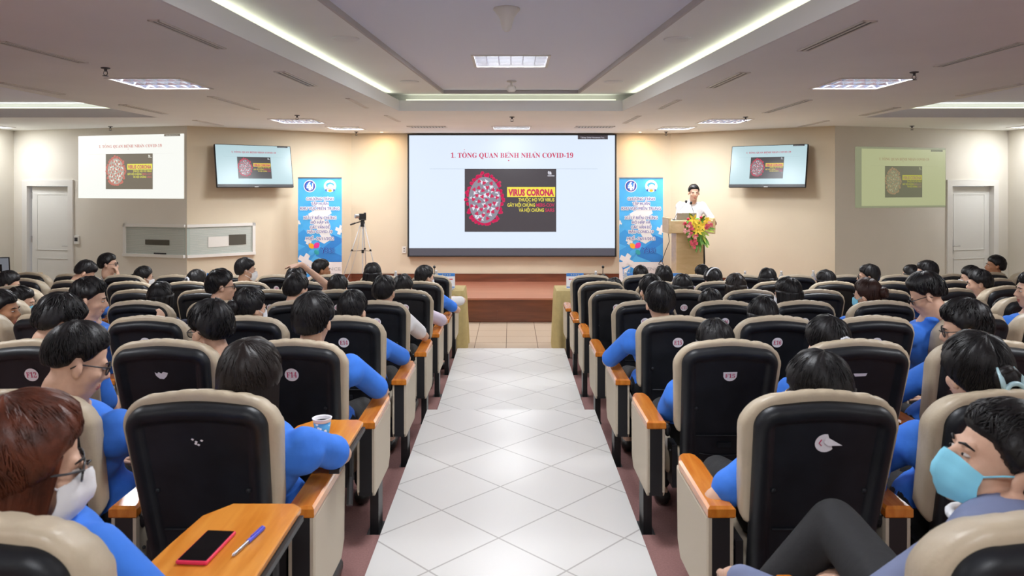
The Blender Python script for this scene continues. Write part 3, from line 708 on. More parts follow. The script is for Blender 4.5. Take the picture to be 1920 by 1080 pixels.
# lectern
M['podium'] = wood('pale_lectern_wood', (.50, .36, .19), (.60, .45, .26), .4, (1.5, 1.5, 5), .2)
e = empty('lectern', (2.69, 11.2, .36), 0, 'pale wooden lectern on the stage with flowers on its front', 'lectern')
b = MB(); b.rbox((-.205, -.17, 0), (.205, .17, .97), .006); b.build('body', M['podium'], e)
b = MB(); b.rbox((-.25, -.21, 0), (.25, .21, .03), .005); b.build('plinth', M['podium'], e)
b = MB(); b.rbox((-.33, -.22, .96), (.36, .2, 1.15), .008); b.build('head_box', M['podium'], e)
b = MB(); b.rbox((-.335, -.24, .955), (-.30, .22, 1.19), .006); b.build('side_cheek', M['podium'], e)
b = MB(); b.rbox((.33, -.24, .955), (.365, .22, 1.19), .006); b.build('side_cheek', M['podium'], e)
for k, (bx, tx, tz_) in enumerate(((-.22, -.03, 1.42), (.10, .045, 1.40))):
    m_ = empty('gooseneck_microphone', (2.69+bx, 11.12, .36+1.15), 0, 'thin gooseneck microphone on the lectern, %s' % ('left one leaning right' if k == 0 else 'right one before the speaker'), 'microphone', 'lectern microphones')
    g = MB(); g.cyl((0, 0, 0), .022, .012, 12); g.build('base', M['black'], m_)
    g = MB(); g.tube([(0, 0, .01), ((tx-bx)*.3, .01, .12), ((tx-bx)*.75, .02, tz_-1.15-.06), (tx-bx, .02, tz_-1.15)], .0035, 6); g.build('neck', M['darkmetal'], m_)
    g = MB(); g.ell((tx-bx, .02, tz_-1.15+.012), (.018, .018, .026), k=10, q=8); g.build('capsule', M['black'], m_, smooth=True)
lp = empty('laptop', (2.66, 11.25, 1.511), PI, 'grey laptop open on the lectern, its lid towards the audience', 'laptop')
g = MB(); g.rbox((-.17, -.10, 0), (.17, .12, .016), .004); g.build('laptop_base', M['metal'], lp)
M['lid'] = mat('laptop_lid', (.30, .26, .23), .4, .2)
g = MB(); g.rbox((-.15, -.006, 0), (.15, .006, .10), .004); q = g.build('laptop_lid', M['lid'], lp); q.location = (0, .12, .014); q.rotation_euler.x = R(-12)
cb = MB(); cb.tube([(2.36, 11.0, 1.33), (2.37, 10.98, 1.2), (2.30, 10.98, 1.02), (2.26, 10.98, .9), (2.35, 11.0, .7), (2.27, 11.0, .5), (2.33, 11.0, .366)], .005, 6); cb.tube([(2.25, 10.98, .92), (2.21, 10.98, .86), (2.28, 10.98, .84)], .008, 6)
tag(cb.build('lectern_cable', M['black']), 'black cable hanging beside the left edge of the lectern', 'cable')

# flowers on the lectern front
M['lily'] = mat('lily_yellow', (.85, .62, .06), .5); M['pinkfl'] = mat('pink_orchid', (.72, .10, .16), .5, vary=.4, vscale=40); M['leaf'] = mat('leaf_green', (.10, .26, .03), .5, vary=.4, vscale=12)
M['lime'] = mat('lime_leaf', (.36, .48, .06), .5); M['rose'] = mat('rose_red', (.55, .02, .05), .5); M['blush'] = mat('blush_petal', (.80, .38, .38), .5)
fe = empty('flower_arrangement', (2.755, 10.955, 1.43), 0, 'lilies, pink orchids and green leaves hanging over the lectern front', 'flower arrangement')
rnd = random.Random(3); fe.scale = (.86, .86, .84)
def petal3(mb, base, d_, n, L, W, curl=.25, m=0):
    base = Vector(base); d_ = Vector(d_).normalized(); n = Vector(n); s_ = d_.cross(n).normalized(); n = s_.cross(d_).normalized()
    prev = []; N = 5
    for i in range(N+1):
        t = i/N; w_ = W*math.sin(PI*min(.97, t*.9+.06))**.8; c_ = base+d_*L*t+n*(curl*L*t*t)
        prev += [c_-s_*w_/2, c_-n*W*.08, c_+s_*w_/2]
    k = mb.av(prev); fs = []
    for i in range(N): fs += [(i*3, i*3+1, i*3+4, i*3+3), (i*3+1, i*3+2, i*3+5, i*3+4)]
    mb.af(fs, k, m)
core = MB(); core.ell((0, .03, -.0), (.19, .10, .15), k=16, q=10); core.ell((-.03, .04, -.2), (.10, .07, .15), k=12, q=8); core.build('foliage_core', M['leaf'], fe, smooth=True)
for k in range(36):
    a = rnd.uniform(0, 2*PI); q = MB(); L = rnd.uniform(.12, .2); down = rnd.random() < .55
    if down: base = (rnd.uniform(-.12, .14), -.04, rnd.uniform(-.28, -.05)); dv = (rnd.uniform(-.3, .6), -.15, -1); L = rnd.uniform(.14, .24)
    else: base = (.15*math.cos(a), -.02, .10*math.sin(a)); dv = (math.cos(a), -.35, math.sin(a)*.8)
    petal3(q, base, dv, (0, -1, .2), L, .045, .15); q.build('leaf', M['leaf'] if k % 3 else M['lime'], fe, smooth=True)
for (x, z, r_) in ((-.06, .12, .10), (.09, .02, .10), (.01, -.07, .10), (.17, .10, .07), (-.02, .03, .08)):
    q = MB()
    for j in range(6):
        a = j*PI/3+rnd.uniform(-.2, .2); petal3(q, (x, -.11, z), (math.cos(a), -.45, math.sin(a)), (0, -1, 0), r_, .042, -.25)
    for j in range(4): q.tube([(x, -.11, z), (x+rnd.uniform(-.02, .02), -.16, z+rnd.uniform(-.02, .02))], .003, 5)
    q.build('lily', M['lily'], fe, smooth=True)
for k in range(46):
    if k < 14: x, z = rnd.uniform(-.22, -.08), rnd.uniform(-.12, .08)
    elif k < 34: t = rnd.random(); x, z = -.09+rnd.uniform(-.08, .08)*(1-t*.5)+.05*t, -.12-.26*t
    else: x, z = rnd.uniform(.14, .25), rnd.uniform(-.03, .08)
    q = MB(); yy = -.10-rnd.uniform(0, .05)
    for j in range(5):
        a = j*2*PI/5+rnd.random(); petal3(q, (x, yy, z), (math.cos(a), -.3, math.sin(a)), (0, -1, 0), .033, .026, -.2)
    q.ell((x, yy-.008, z), .009, k=6, q=4); q.build('orchid_blossom', M['pinkfl'] if k % 3 else M['blush'], fe, smooth=True)
for (x, z) in ((-.15, .13), (.07, .16), (.04, .10), (-.2, .06)):
    q = MB(); q.ell((x, -.1, z), .026, k=10, q=6); q.build('rosebud', M['rose'], fe, smooth=True)

# front tables with skirts
M['label_blue'] = mat('card_blue', (.04, .22, .62), .4); M['label_red'] = mat('card_red', (.65, .03, .06), .4)
M['plate'] = mat('card_white', (.80, .80, .84), .35)
def skirted(x0, x1, lab):
    c = (x0+x1)/2; w = x1-x0; y0, y1 = 9.0, 9.5
    e = empty('long_table', (c, 9.25, 0), 0, 'long table under a khaki cloth before the stage, '+lab, 'table', 'cloth-covered front tables')
    b = MB(); b.box((-w/2+.02, -.23, .70), (w/2-.02, .23, .73)); b.build('tabletop', M['podium'], e)
    for sx in (-1, 1):
        for sy in (-1, 1): l = MB(); l.box((sx*(w/2-.07)-.02, sy*.19-.02, 0), (sx*(w/2-.07)+.02, sy*.19+.02, .70)); l.build('leg', M['darkmetal'], e)
    # cloth: top and pleated skirt, flaring to the floor
    N = 220; per = []
    pts = [(-w/2, -.25), (w/2, -.25), (w/2, .25), (-w/2, .25)]; L = [w, .5, w, .5]; tot = sum(L)
    def pt(s, off):
        s %= tot
        for i in range(4):
            if s <= L[i]+1e-9:
                a, b_ = pts[i], pts[(i+1) % 4]; t = s/L[i]; nx, ny = (0, -1) if i == 0 else (1, 0) if i == 1 else (0, 1) if i == 2 else (-1, 0)
                edge_ = min(t, 1-t)*L[i]; f = min(1, edge_/.04)
                return (a[0]+(b_[0]-a[0])*t+nx*off, a[1]+(b_[1]-a[1])*t+ny*off)
            s -= L[i]
    mb = MB(); rings = []
    for z, o_, amp in ((.735, 0, 0), (.742, 0, 0), (.73, .008, .003), (.6, .012, .012), (.3, .02, .018), (.012, .028, .024)):
        rings.append([(*pt(tot*j/N, o_+amp*math.sin(j*.9)+.25*amp*math.sin(j*.37)), z) for j in range(N)])
    mb.rings(rings[1:], 0, False); k = mb.av([(x, y, .742) for x, y in [pt(tot*j/N, 0) for j in range(N)]]); mb.af([tuple(range(N))], k)
    o = mb.build('table_cloth', M['cloth'], None, (c, 9.25, 0), smooth=True); sharp(o, 60); tag(o, 'khaki pleated cloth over the front table, '+lab, 'tablecloth', 'khaki table cloths')
skirted(-2.10, -.585, 'left of the aisle'); skirted(-3.75, -2.16, 'further left')
skirted(.56, 2.10, 'right of the aisle'); skirted(2.16, 3.75, 'middle right'); skirted(3.81, 5.3, 'far right')
def name_card(px, lab, full=True):
    p = at(px, 540, 9.24); e = empty('name_card', (p.x, 9.24, .742), 0, lab, 'name card', 'name cards on the front tables')
    w = .215; b = MB(); b.rings([[(-w/2, -.04, 0), (w/2, -.04, 0), (w/2, .04, 0), (-w/2, .04, 0)], [(-w/2, -.004, .19), (w/2, -.004, .19), (w/2, .004, .19), (-w/2, .004, .19)]])
    b.build('card', M['plate'], e)
    k = (.036)/.19
    def F(x, z): return (x, -.04+k*z-.001, z)
    q = MB(); q.quad(F(-w/2, .15), F(w/2, .15), F(w/2, .19), F(-w/2, .19), 0); q.quad(F(-w/2, .012), F(w/2, .012), F(w/2, .024), F(-w/2, .024), 0)
    if full:
        for j in range(4): q.M = None; x = -.045+j*.03; q.quad(F(x-.008, .162), F(x+.008, .162), F(x+.008, .178), F(x-.008, .178), 2)
        for x0, x1, z in ((-.08, -.055, .108), (-.045, .08, .108)): q.quad(F(x0, z), F(x1, z), F(x1, z+.014), F(x0, z+.014), 1)
        for x0, x1, z in ((-.05, .05, .075), (-.06, .06, .052), (-.04, .04, .035)): q.quad(F(x0, z), F(x1, z), F(x1, z+.007), F(x0, z+.007), 0)
    q.build('printed_face', [M['label_blue'], M['label_red'], M['plate']], e)
name_card(837, 'white name card with blue header at the aisle end of the left table')
name_card(1078, 'white name card with blue header at the aisle end of the right table')
name_card(404, 'blue-topped name card near the far end of the left tables', False)
name_card(1190, 'blue-topped name card behind the small bottle on the right table', False)
name_card(1262, 'blue-topped name card in front of the lectern', False)
M['water'] = mat('clear_bottle', (.75, .8, .85), .1, trans=.6); M['blabel'] = mat('bottle_label', (.06, .10, .5), .4)
BP = MB(); BP.lathe([(.0, 0), (.03, 0), (.032, .02), (.032, .14), (.026, .165), (.013, .19), (.013, .205), (0, .205)], k=16)
bottm = BP.mesh('bottle_body', M['water']); BL = MB(); BL.lathe([(.0325, .06), (.0328, .062), (.0328, .118), (.0325, .12)], k=16); lblm = BL.mesh('bottle_label', M['blabel']); BC = MB(); BC.cyl((0, 0, .203), .0145, .018, 14); capm = BC.mesh('bottle_cap', M['stickerw'])
for px, y_, lab in ((742, 9.2, 'on the left front table beyond the aisle rows'), (818, 9.3, 'beside the left name card'), (1117, 9.2, 'right of the right name card'), (1173, 9.15, 'with others at the foot of the right banner'),
                (1397, 9.2, 'on the right tables below the right television'), (1465, 9.2, 'standing clear between two dark-haired women'), (1525, 9.25, 'at the far right end of the tables'), (229, 9.3, 'with blue label beside the hand of the man in white')):
    p = at(px, 0, y_); z = .742
    if px == 229: p = at(px, 0, 8.35); z = .72
    e = empty('water_bottle', (p.x, p.y, z), 0, 'small water bottle '+lab, 'bottle', 'water bottles')
    for nm, me in (('bottle_body', bottm), ('bottle_label', lblm), ('bottle_cap', capm)):
        o = bpy.data.objects.new(nm, me); COL.objects.link(o); o.parent = e
    if px == 229:
        t = MB(); t.cyl((0, 0, .70), .12, .015, 18); t.cyl((0, 0, .02), .015, .68, 8); t.cyl((0, 0, 0), .1, .02, 14)
        q = tag(t.build('side_stand', M['podium'], None, (p.x, p.y, 0)), 'small round stand holding a bottle in front of the man in white', 'side table')
        e.location.z = .715
for px, lab, y_ in ((815, 'black gooseneck microphone on the left front table', 9.3), (1130, 'black gooseneck microphone on the right front table', 9.3)):
    p = at(px, 0, y_); e = empty('table_microphone', (p.x, y_, .742), 0, lab, 'microphone', 'front table microphones')
    g = MB(); g.rbox((-.05, -.06, 0), (.05, .06, .03), .008); g.build('base', M['black'], e)
    g = MB(); g.tube([(0, 0, .03), (0, 0, .15), (0, -.03, .25)], .0045, 6); g.build('neck', M['darkmetal'], e)
    g = MB(); g.ell((0, -.035, .265), (.018, .03, .02), k=10, q=8); g.build('capsule', M['black'], e, smooth=True)
# papers and laptop below the left card
lp = empty('laptop', (at(835, 0, 9.08).x, 9.1, .743), 0, 'small pale laptop lying in front of the left name card', 'laptop')
g = MB(); g.rbox((-.13, -.07, 0), (.1, .07, .012), .003); g.build('laptop_base', M['metal'], lp); g = MB(); g.box((-.11, -.05, .012), (.08, .04, .014)); g.build('keyboard', M['black'], lp)
# laptop on a desk at the far left edge, and one on the right edge
for sx, p, lab in ((-1, at(4, 515, 10.2), 'black framed laptop with lit screen at the left photo edge'),):
    D = empty('control_desk', (p.x+sx*.25, p.y+.2, 0), 0, 'control desk at the %s wall beside the seats' % ('left' if sx < 0 else 'right'), 'desk', 'control desks')
    g = MB(); g.rbox((-.5, -.3, .74), (.5, .3, .77), .006); g.build('desktop', M['podium'], D)
    for a in (-1, 1): g = MB(); g.box((a*.47-.015, -.28, 0), (a*.47+.015, .28, .74)); g.build('side_panel', M['podium'], D)
    lp = empty('laptop', (p.x-(.10 if sx < 0 else -.12), p.y, .771), R(-8*sx), lab, 'laptop')
    g = MB(); g.rbox((-.19, -.02, 0), (.19, .22, .015), .004); g.build('laptop_base', M['black'], lp)
    g = MB(); g.rbox((-.2, -.006, 0), (.2, .006, .26), .004); q = g.build('laptop_lid', M['black'], lp); q.location.z = .012; q.rotation_euler.x = R(6)
    g = MB(); rect(g, -.188, .012, .188, .248, -.0075, 0); rect(g, -.06, .05, .10, .16, -.0085, 1); M['lcd'] = em('laptop_glow', (.55, .58, .66), .16); g.build('laptop_display', [M['lcd'], M['black']], q)
# ------------------------------------------------------------------ auditorium seats
LEAN = R(15)
def bk(u, v, w):      # backrest frame -> chair frame: v up along the back, w towards the sitter
    y = -.045+(.78-.0-v)*math.sin(LEAN)*1.0+w*math.cos(LEAN)
    return (u, y, .272+v*math.cos(LEAN)+w*math.sin(LEAN))
def outline(hb, ht, v0, v1, rb, rt, arch=0, nc=14, ne=16):
    """closed counter-clockwise outline with round corners, sampled evenly enough to loft"""
    pts = []
    def hw(v): return hb+(ht-hb)*(v-v0)/(v1-v0)
    def corner(cx, cz, r, a0, a1):
        for i in range(nc+1):
            a = a0+(a1-a0)*i/nc; pts.append((cx+r*math.cos(a), cz+r*math.sin(a)))
    corner(-hw(v0)+rb, v0+rb, rb, PI*1.5, PI, ); pts_left = []
    pts = pts[::-1]; pts.reverse()
    # left side up
    L0 = pts[-1]; L1 = (-hw(v1-rt), v1-rt)
    pts += [(L0[0]+(L1[0]-L0[0])*i/ne, L0[1]+(L1[1]-L0[1])*i/ne) for i in range(1, ne)]
    corner(-hw(v1-rt)+rt, v1-rt, rt, PI, PI*.5)
    a, b = pts[-1], (hw(v1-rt)-rt, v1)
    pts += [(a[0]+(b[0]-a[0])*i/ne, v1+arch*math.sin(PI*i/ne)) for i in range(1, ne)]
    corner(hw(v1-rt)-rt, v1-rt, rt, PI*.5, 0)
    a = pts[-1]; b = (hw(v0+rb), v0+rb)
    pts += [(a[0]+(b[0]-a[0])*i/ne, a[1]+(b[1]-a[1])*i/ne) for i in range(1, ne)]
    corner(hw(v0)-rb, v0+rb, rb, 0, -PI*.5)
    a = pts[-1]; b = pts[0]
    pts += [(a[0]+(b[0]-a[0])*i/ne, a[1]+(b[1]-a[1])*i/ne) for i in range(1, ne)]
    return pts[::-1]
def off(sh, i):       # shrunk outline parameters
    hb, ht, v0, v1, rb, rt = sh; return outline(hb-i, ht-i, v0+i, v1-i, max(.004, rb-i), max(.004, rt-i), .012)
SHELL = (.178, .208, .0, .744, .05, .07)
def shell_mesh():
    mb = MB(); L = []
    for ins, w in ((.006, .005), (0, -.005), (0, -.028), (.006, -.042), (.018, -.05), (.034, -.05), (.045, -.044), (.052, -.036), (.06, -.034)):
        L.append([bk(u, v, w) for u, v in off(SHELL, ins)])
    mb.rings(L[:], 0, False)
    k = mb.av(L[-1]); mb.af([tuple(range(len(L[-1])))[::-1]], k)
    # lower fascia details: ledge line and curved ribs, sockets, screws
    def bar(v, hw_, t=.004, sag=0):
        pts = [bk(-hw_+2*hw_*i/8, v-sag*math.sin(PI*i/8), -.038) for i in range(9)]; mb.tube(pts, t, 6)
    bar(.335, .128, .004)
    for v in (.245, .20, .155, .11): bar(v, .105, .003, .010)
    x = bk(0, .29, -.037); mb.box((-.03, x[1]-.006, x[2]-.011), (.03, x[1]+.004, x[2]+.011)); 
    for u in (-.135, .135): p = bk(u, .47, -.036); mb.ell(p, (.008, .005, .008), k=10, q=6)
    return mb.mesh('back_shell', M['shell'])
CUSH = (.212, .236, .33, .774, .03, .12)
def cushion_mesh():
    mb = MB(); L = []; 
    for ins, w, gr in ((.05, -.014, 0), (.014, -.014, .3), (.002, -.004, 1), (0, .02, 1), (.002, .05, 1), (.008, .078, .9), (.028, .098, .5), (.06, .108, 0)):
        ring = []; o0 = off(CUSH, ins); o1 = off(CUSH, ins+.0045); N = len(o0)
        for i in range(N):
            a, b = o0[i], o1[i]; top = max(0, min(1, (a[1]-.52)/.12))
            g = gr*top*(.5+.5*math.cos(i*2*PI/4.0))**3*(.5+.5*math.sin(i*1.7))
            ring.append(bk(a[0]+(b[0]-a[0])*g, a[1]+(b[1]-a[1])*g-max(0, w)*.5*max(0, min(1, (a[1]-.5)/.2)), w))
        L.append(ring)
    mb.rings(L, 0, True); return mb.mesh('back_cushion', M['leather'])
def seat_mesh():
    mb = MB(); L = []
    for z, i in ((.36, .03), (.37, .01), (.39, 0), (.44, 0), (.465, .012), (.475, .04)):
        a, b, c, d_ = -.235+i, .12+i, .235-i, .60-i; q = .05
        L.append([(a+q, b, z), (c-q, b, z), (c, b+q, z), (c, d_-q, z), (c-q, d_, z-.0), (a+q, d_, z), (a, d_-q, z), (a, b+q, z)])
    mb.rings(L); return mb.mesh('seat_cushion', M['leather'])
def arm_meshes():
    t = MB(); L = []
    for z, i in ((.60, .004), (.604, 0), (.628, 0), (.636, .008)):
        L.append([(-.043+i, .075+i, z), (.043-i, .075+i, z), (.043-i, .47-i, z), (.03-i*.5, .52-i, z), (.015, .535-i, z), (-.015, .535-i, z), (-.03+i*.5, .52-i, z), (-.043+i, .47-i, z)])
    t.rings(L); a = t.mesh('armrest', M['armwood'], False)
    b = MB(); b.prism([(-.030, .085), (.030, .085), (.030, .50), (-.030, .50)], .30, .602); core = b.mesh('side_frame', M['black'], False)
    ps = []
    for sx in (-1, 1):
        p = MB(); R0 = [(.085, .315), (.10, .295), (.46, .285), (.50, .33), (.515, .598), (.083, .598)]
        p.rings([[(sx*.028, y, z) for y, z in R0], [(sx*.038, y, z) for y, z in R0], [(sx*.042, y+(.012 if y < .3 else -.012), z+(.012 if z < .45 else -.006)) for y, z in R0]])
        ps.append(p.mesh('side_panel', M['panel'], False))
    l = MB(); l.box((-.02, .29, .012), (.02, .40, .31)); l.rbox((-.045, .23, 0), (.045, .47, .014), .004); l.ell((0, .27, .014), (.012, .012, .006), k=8, q=4); l.ell((0, .43, .014), (.012, .012, .006), k=8, q=4)
    return a, core, ps, l.mesh('pedestal', M['black'], False)
def hinge_mesh():
    h = MB(); h.box((-.2, .12, .34), (.2, .16, .365))
    for sx in (-1, 1):
        h.box((sx*.205-.012, .10, .33), (sx*.205+.012, .20, .52)); h.ell((sx*.235, .115, .585), (.014, .02, .03), k=8, q=6); h.ell((sx*.225, .10, .50), .006, k=8, q=4)
    return h.mesh('back_bracket', M['black'], False)
ME = dict(shell=shell_mesh(), cush=cushion_mesh(), seat=seat_mesh(), hinge=hinge_mesh())
ARM, CORE, PAN, PED = arm_meshes()
for k in ('shell',): 
    try: ME[k].set_sharp_from_angle(angle=R(50))
    except Exception: pass
def link(me, name, parent, loc=(0,0,0)):
    o = bpy.data.objects.new(name, me); COL.objects.link(o); o.parent = parent; o.location = loc; return o
ACC = {}
SW = .558
chairs = []
WORD = ['first', 'second', 'third', 'fourth', 'fifth', 'sixth', 'seventh', 'eighth', 'ninth', 'tenth', 'eleventh', 'twelfth', 'thirteenth', 'fourteenth']
def sticker(e, code, style='full'):
    mb = MB(); r = .030; c = bk(0, .632, -.0365)
    ang = LEAN
    q = MB()
    rnd_ = random.Random(code)
    if style == 'full': disc(q, 0, 0, r, y=0, m=0)
    elif style == 'half': q.poly([(-r, 0, .012), (r, 0, .014)] + [(r*math.cos(-a), 0, r*math.sin(-a)) for a in [i*PI/10 for i in range(1, 10)]], 0)
    elif style == 'peeled':
        q.poly([(r*math.cos(a), 0, r*math.sin(a)) for a in [1.4+i*.3 for i in range(15)]], 0); q.poly([(.0, -.004, .024), (.045, -.012, .0), (.005, -.008, -.004), (-.005, -.005, .005)], 0)
        q.tube([(-.012, -.001, .012), (-.018, -.001, 0), (-.010, -.001, -.008)], .0015, 5, 1)
    elif style == 'torn': q.poly([(-.028, 0, .012), (-.018, 0, .006), (-.012, 0, .013), (0, 0, .006), (.008, 0, .014), (.028, 0, .009), (.022, 0, -.006), (.008, 0, -.02), (-.01, 0, -.018), (-.024, 0, -.004)], 0)
    elif style == 'sliver': q.poly([(-.03, 0, .006), (.03, 0, .008), (.024, 0, -.006), (-.022, 0, -.008)], 0)
    elif style == 'bits':
        for a, b in ((-.012, .012), (-.002, .004), (.014, .008), (.004, -.006), (-.004, -.002)): q.poly([(a-.004, 0, b), (a, 0, b+.004), (a+.006, 0, b+.001), (a+.002, 0, b-.004)], 0)
    if style == 'full': add_text(q, serif(code), 0, -.0125, .044, .036, -.0008, 1)
    if style == 'half': add_text(q, serif(code), 0, -.014, .042, .026, -.0008, 1)
    o = q.build('number_sticker', [M['stickerw'], M['crimson']], e); o.location = (c[0], c[1]-.0012, c[2]); o.rotation_euler.x = ang
SPECIAL = {('G', -1, 0): 'bits', ('F', -1, 1): 'torn', ('G', 1, 0): 'peeled', ('F', 1, 0): 'half', ('F', 1, 1): 'sliver'}
def chair(row, side, n, x, y, rot, number, first_, wing, last=False):
    i = ROWS.index(row); rn = WORD[7-i]
    lab = 'beige seat with black shell, %s row from stage, %s seat %s of the aisle' % (rn, WORD[n], 'left' if side < 0 else 'right')
    stl = SPECIAL.get((row, side, n))
    if row == 'G' and n == 0 and side < 0: lab = 'beige leather seat left of the aisle, second-nearest row, with sticker scraps on its shell'
    if row == 'G' and n == 0 and side > 0: lab = 'beige leather seat right of the aisle with a half peeled sticker'
    if row == 'F' and n == 1 and side < 0: lab = 'beige leather seat with a torn blank white sticker, left block'
    e = empty('auditorium_seat', (x, y, RZ[row]), rot, lab, 'seat', 'auditorium seats')
    link(ME['shell'], 'back_shell', e); link(ME['cush'], 'back_cushion', e); link(ME['seat'], 'seat_cushion', e); link(ME['hinge'], 'back_bracket', e)
    xs = [-side*((abs(x)-.648) if n == 0 and not wing else SW/2)] + ([side*SW/2] if last else [])
    for a in xs:
        if wing and n != 0 and a == xs[0] and first_ is False: pass
        ar = link(ARM, 'armrest', e, (a, 0, 0)); link(CORE, 'side_frame', e, (a, 0, 0)); link(PED, 'pedestal', e, (a, 0, 0))
        for p in PAN: link(p, 'side_panel', e, (a, 0, 0))
    if row != 'H' and not wing or stl: sticker(e, row+str(number), stl or 'full')
    chairs.append(dict(row=row, side=side, n=n, x=x, y=y, rot=rot, e=e)); return e
NSTR = dict(H=1, G=2, F=3, E=3, D=4, C=5, B=6, A=7)
for r in ROWS:
    a0 = .915 if r in 'HG' else .94 if r in 'FED' else .875; s = SW
    for sx in (-1, 1):
        n = NSTR[r]; idx = 0
        for k in range(n):
            num = (15+k if sx > 0 else 14-k) - (1 if r in 'CBA' else 0)
            chair(r, sx, idx, sx*(a0+s*k), RD[r], 0, num, k == 0, False, k == n-1); idx += 1
        xl = a0+s*(n-1)+s/2+.06
        for j in range(12):
            cx_ = xl+(j+.5)*SW*math.cos(R(15)); cy_ = RD[r]+(j+.5)*SW*math.sin(R(15)); px = CX+cx_/cy_*F_PX
            if px > 1920+.18*F_PX/cy_ or cx_ > 7.9 or r in 'HG': break
            chair(r, sx, idx, sx*cx_, cy_, sx*R(15), 0, j == 0, True, False); idx += 1

# folding tablets, phone, pen, cup
def tablet(x, y, z, lab, rot=0, w=.25, L=.42):
    e = empty('writing_tablet', (x, y, z), rot, lab, 'tablet desk', 'folding writing tablets')
    b = MB(); P_ = [(.125, -.20), (.125, .21), (.10, .235), (-.07, .235), (-.125, .16), (-.14, .0), (-.15, -.20)]
    P2 = [(a*.97, b_*.98) for a, b_ in P_]; b.rings([[(a, c, 0) for a, c in P2], [(a, c, .003) for a, c in P_], [(a, c, .015) for a, c in P_], [(a, c, .018) for a, c in P2]]); b.build('board', M['tablet'], e)
    c = MB(); c.box((.10, -.24, -.016), (.135, .2, -.001)); c.tube([(.12, .0, -.02), (.12, .0, -.12), (.13, -.06, -.2)], .012, 8); c.build('hinge_arm', M['black'], e)
    return e
TA = tablet(-.70, 1.80, RZ['H']+.665, 'orange wooden writing tablet with a red-cased phone lying on it, bottom left')
TB = tablet(-.715, 2.72, RZ['G']+.665, 'orange wooden writing tablet carrying a blue paper cup')
M['redcase'] = mat('red_phone_case', (.75, .03, .08), .4); M['pscreen'] = mat('phone_glass', (.01, .008, .008), .08)
ph = empty('smartphone', (-.735, 1.775, RZ['H']+.684), R(-4), 'black smartphone in a red case on the nearest writing tablet', 'phone')
g = MB(); g.rbox((-.038, -.078, 0), (.038, .078, .009), .003); g.build('phone_case', M['redcase'], ph)
g = MB(); g.rbox((-.034, -.073, .0085), (.034, .073, .0105), .001); g.build('phone_screen', M['pscreen'], ph)
M['penb'] = mat('pen_blue', (.12, .13, .75), .3, trans=.2)
pn = empty('ballpoint_pen', (-.645, 1.80, RZ['H']+.689), R(-10), 'clear pen with blue cap beside the red-cased phone', 'pen')
g = MB(); g.tube([(0, -.07, 0), (0, -.064, 0), (0, .02, 0)], [.001, .0042, .0045], 8); g.build('barrel', M['metal'], pn); g = MB(); g.tube([(0, .0, 0), (0, .075, 0)], .0055, 8); g.box((-.0015, .015, .005), (.0015, .07, .008)); g.build('cap', M['penb'], pn)
cp = empty('paper_cup', (-.70, 2.72, RZ['G']+.684), 0, 'blue flowered paper cup on the writing tablet beside the aisle', 'cup')
M['cupblue'] = mat('cup_blue', (.08, .36, .72), .5); nt = M['cupblue'].node_tree
vo = nt.nodes.new('ShaderNodeTexVoronoi'); vo.inputs['Scale'].default_value = 55; tc = nt.nodes.new('ShaderNodeTexCoord'); rp = nt.nodes.new('ShaderNodeValToRGB')
rp.color_ramp.elements[0].position = .30; rp.color_ramp.elements[0].color = (.85, .9, .95, 1); rp.color_ramp.elements[1].position = .36; rp.color_ramp.elements[1].color = (.08, .36, .72, 1)
nt.links.new(tc.outputs['Object'], vo.inputs['Vector']); nt.links.new(vo.outputs['Distance'], rp.inputs['Fac']); nt.links.new(rp.outputs['Color'], nt.nodes['Principled BSDF'].inputs['Base Color'])
g = MB(); g.lathe([(0, .0), (.023, 0), (.032, .066)], k=28); g.build('printed_wall', M['cupblue'], cp, smooth=True)
g = MB(); g.lathe([(.032, .066), (.0335, .072), (.0355, .078), (.0365, .080), (.034, .081), (.032, .076), (.023, .004), (0, .004)], k=28); g.build('white_rim', M['stickerw'], cp, smooth=True)
# ------------------------------------------------------------------ people
M['skin'] = mat('skin', (.60, .37, .265), .5, spec=.3, vary=.06, vscale=30)
M['skin_dark'] = mat('skin_tan', (.36, .17, .09), .5, spec=.3, vary=.06, vscale=30)
M['lips'] = mat('lip_colour', (.40, .13, .10), .5)
M['hair'] = mat('black_hair', (.006, .005, .006), .42, spec=.3, bump=.12, bscale=260)
M['hair_red'] = mat('red_brown_hair', (.085, .02, .008), .42, spec=.35, bump=.12, bscale=240, vary=.5, vscale=26)
M['hair_brown'] = mat('dark_brown_hair', (.012, .007, .006), .42, spec=.35, bump=.12, bscale=240)
M['brown_bun'] = mat('brown_hair', (.028, .010, .007), .45, spec=.25, bump=.12, bscale=240)
M['blue'] = mat('blue_shirt_cloth', (.035, .18, .70), .8, vary=.08, vscale=12, bump=.15, bscale=25)
M['wshirt'] = mat('white_shirt_cloth', (.72, .71, .72), .8, bump=.15, bscale=25)
M['lilac'] = mat('lilac_shirt_cloth', (.58, .50, .60), .8, bump=.15, bscale=25)
M['greyb'] = mat('grey_blue_shirt_cloth', (.16, .19, .32), .75, vary=.08, vscale=8, bump=.2, bscale=20)
M['navyc'] = mat('navy_cloth', (.015, .02, .06), .8)
M['trous'] = mat('black_trousers', (.012, .012, .014), .8, bump=.3, bscale=20)
M['jeans'] = mat('blue_jeans', (.04, .09, .15), .85)
M['maskw'] = mat('white_mask', (.78, .79, .82), .7); M['maskb'] = mat('blue_mask', (.22, .60, .78), .7)
M['lens'] = mat('dark_lens', (.03, .03, .04), .1, alpha=.55)
M['eyew'] = mat('eye_white', (.52, .48, .46), .3); M['shoe'] = mat('dark_shoe', (.02, .02, .02), .4)
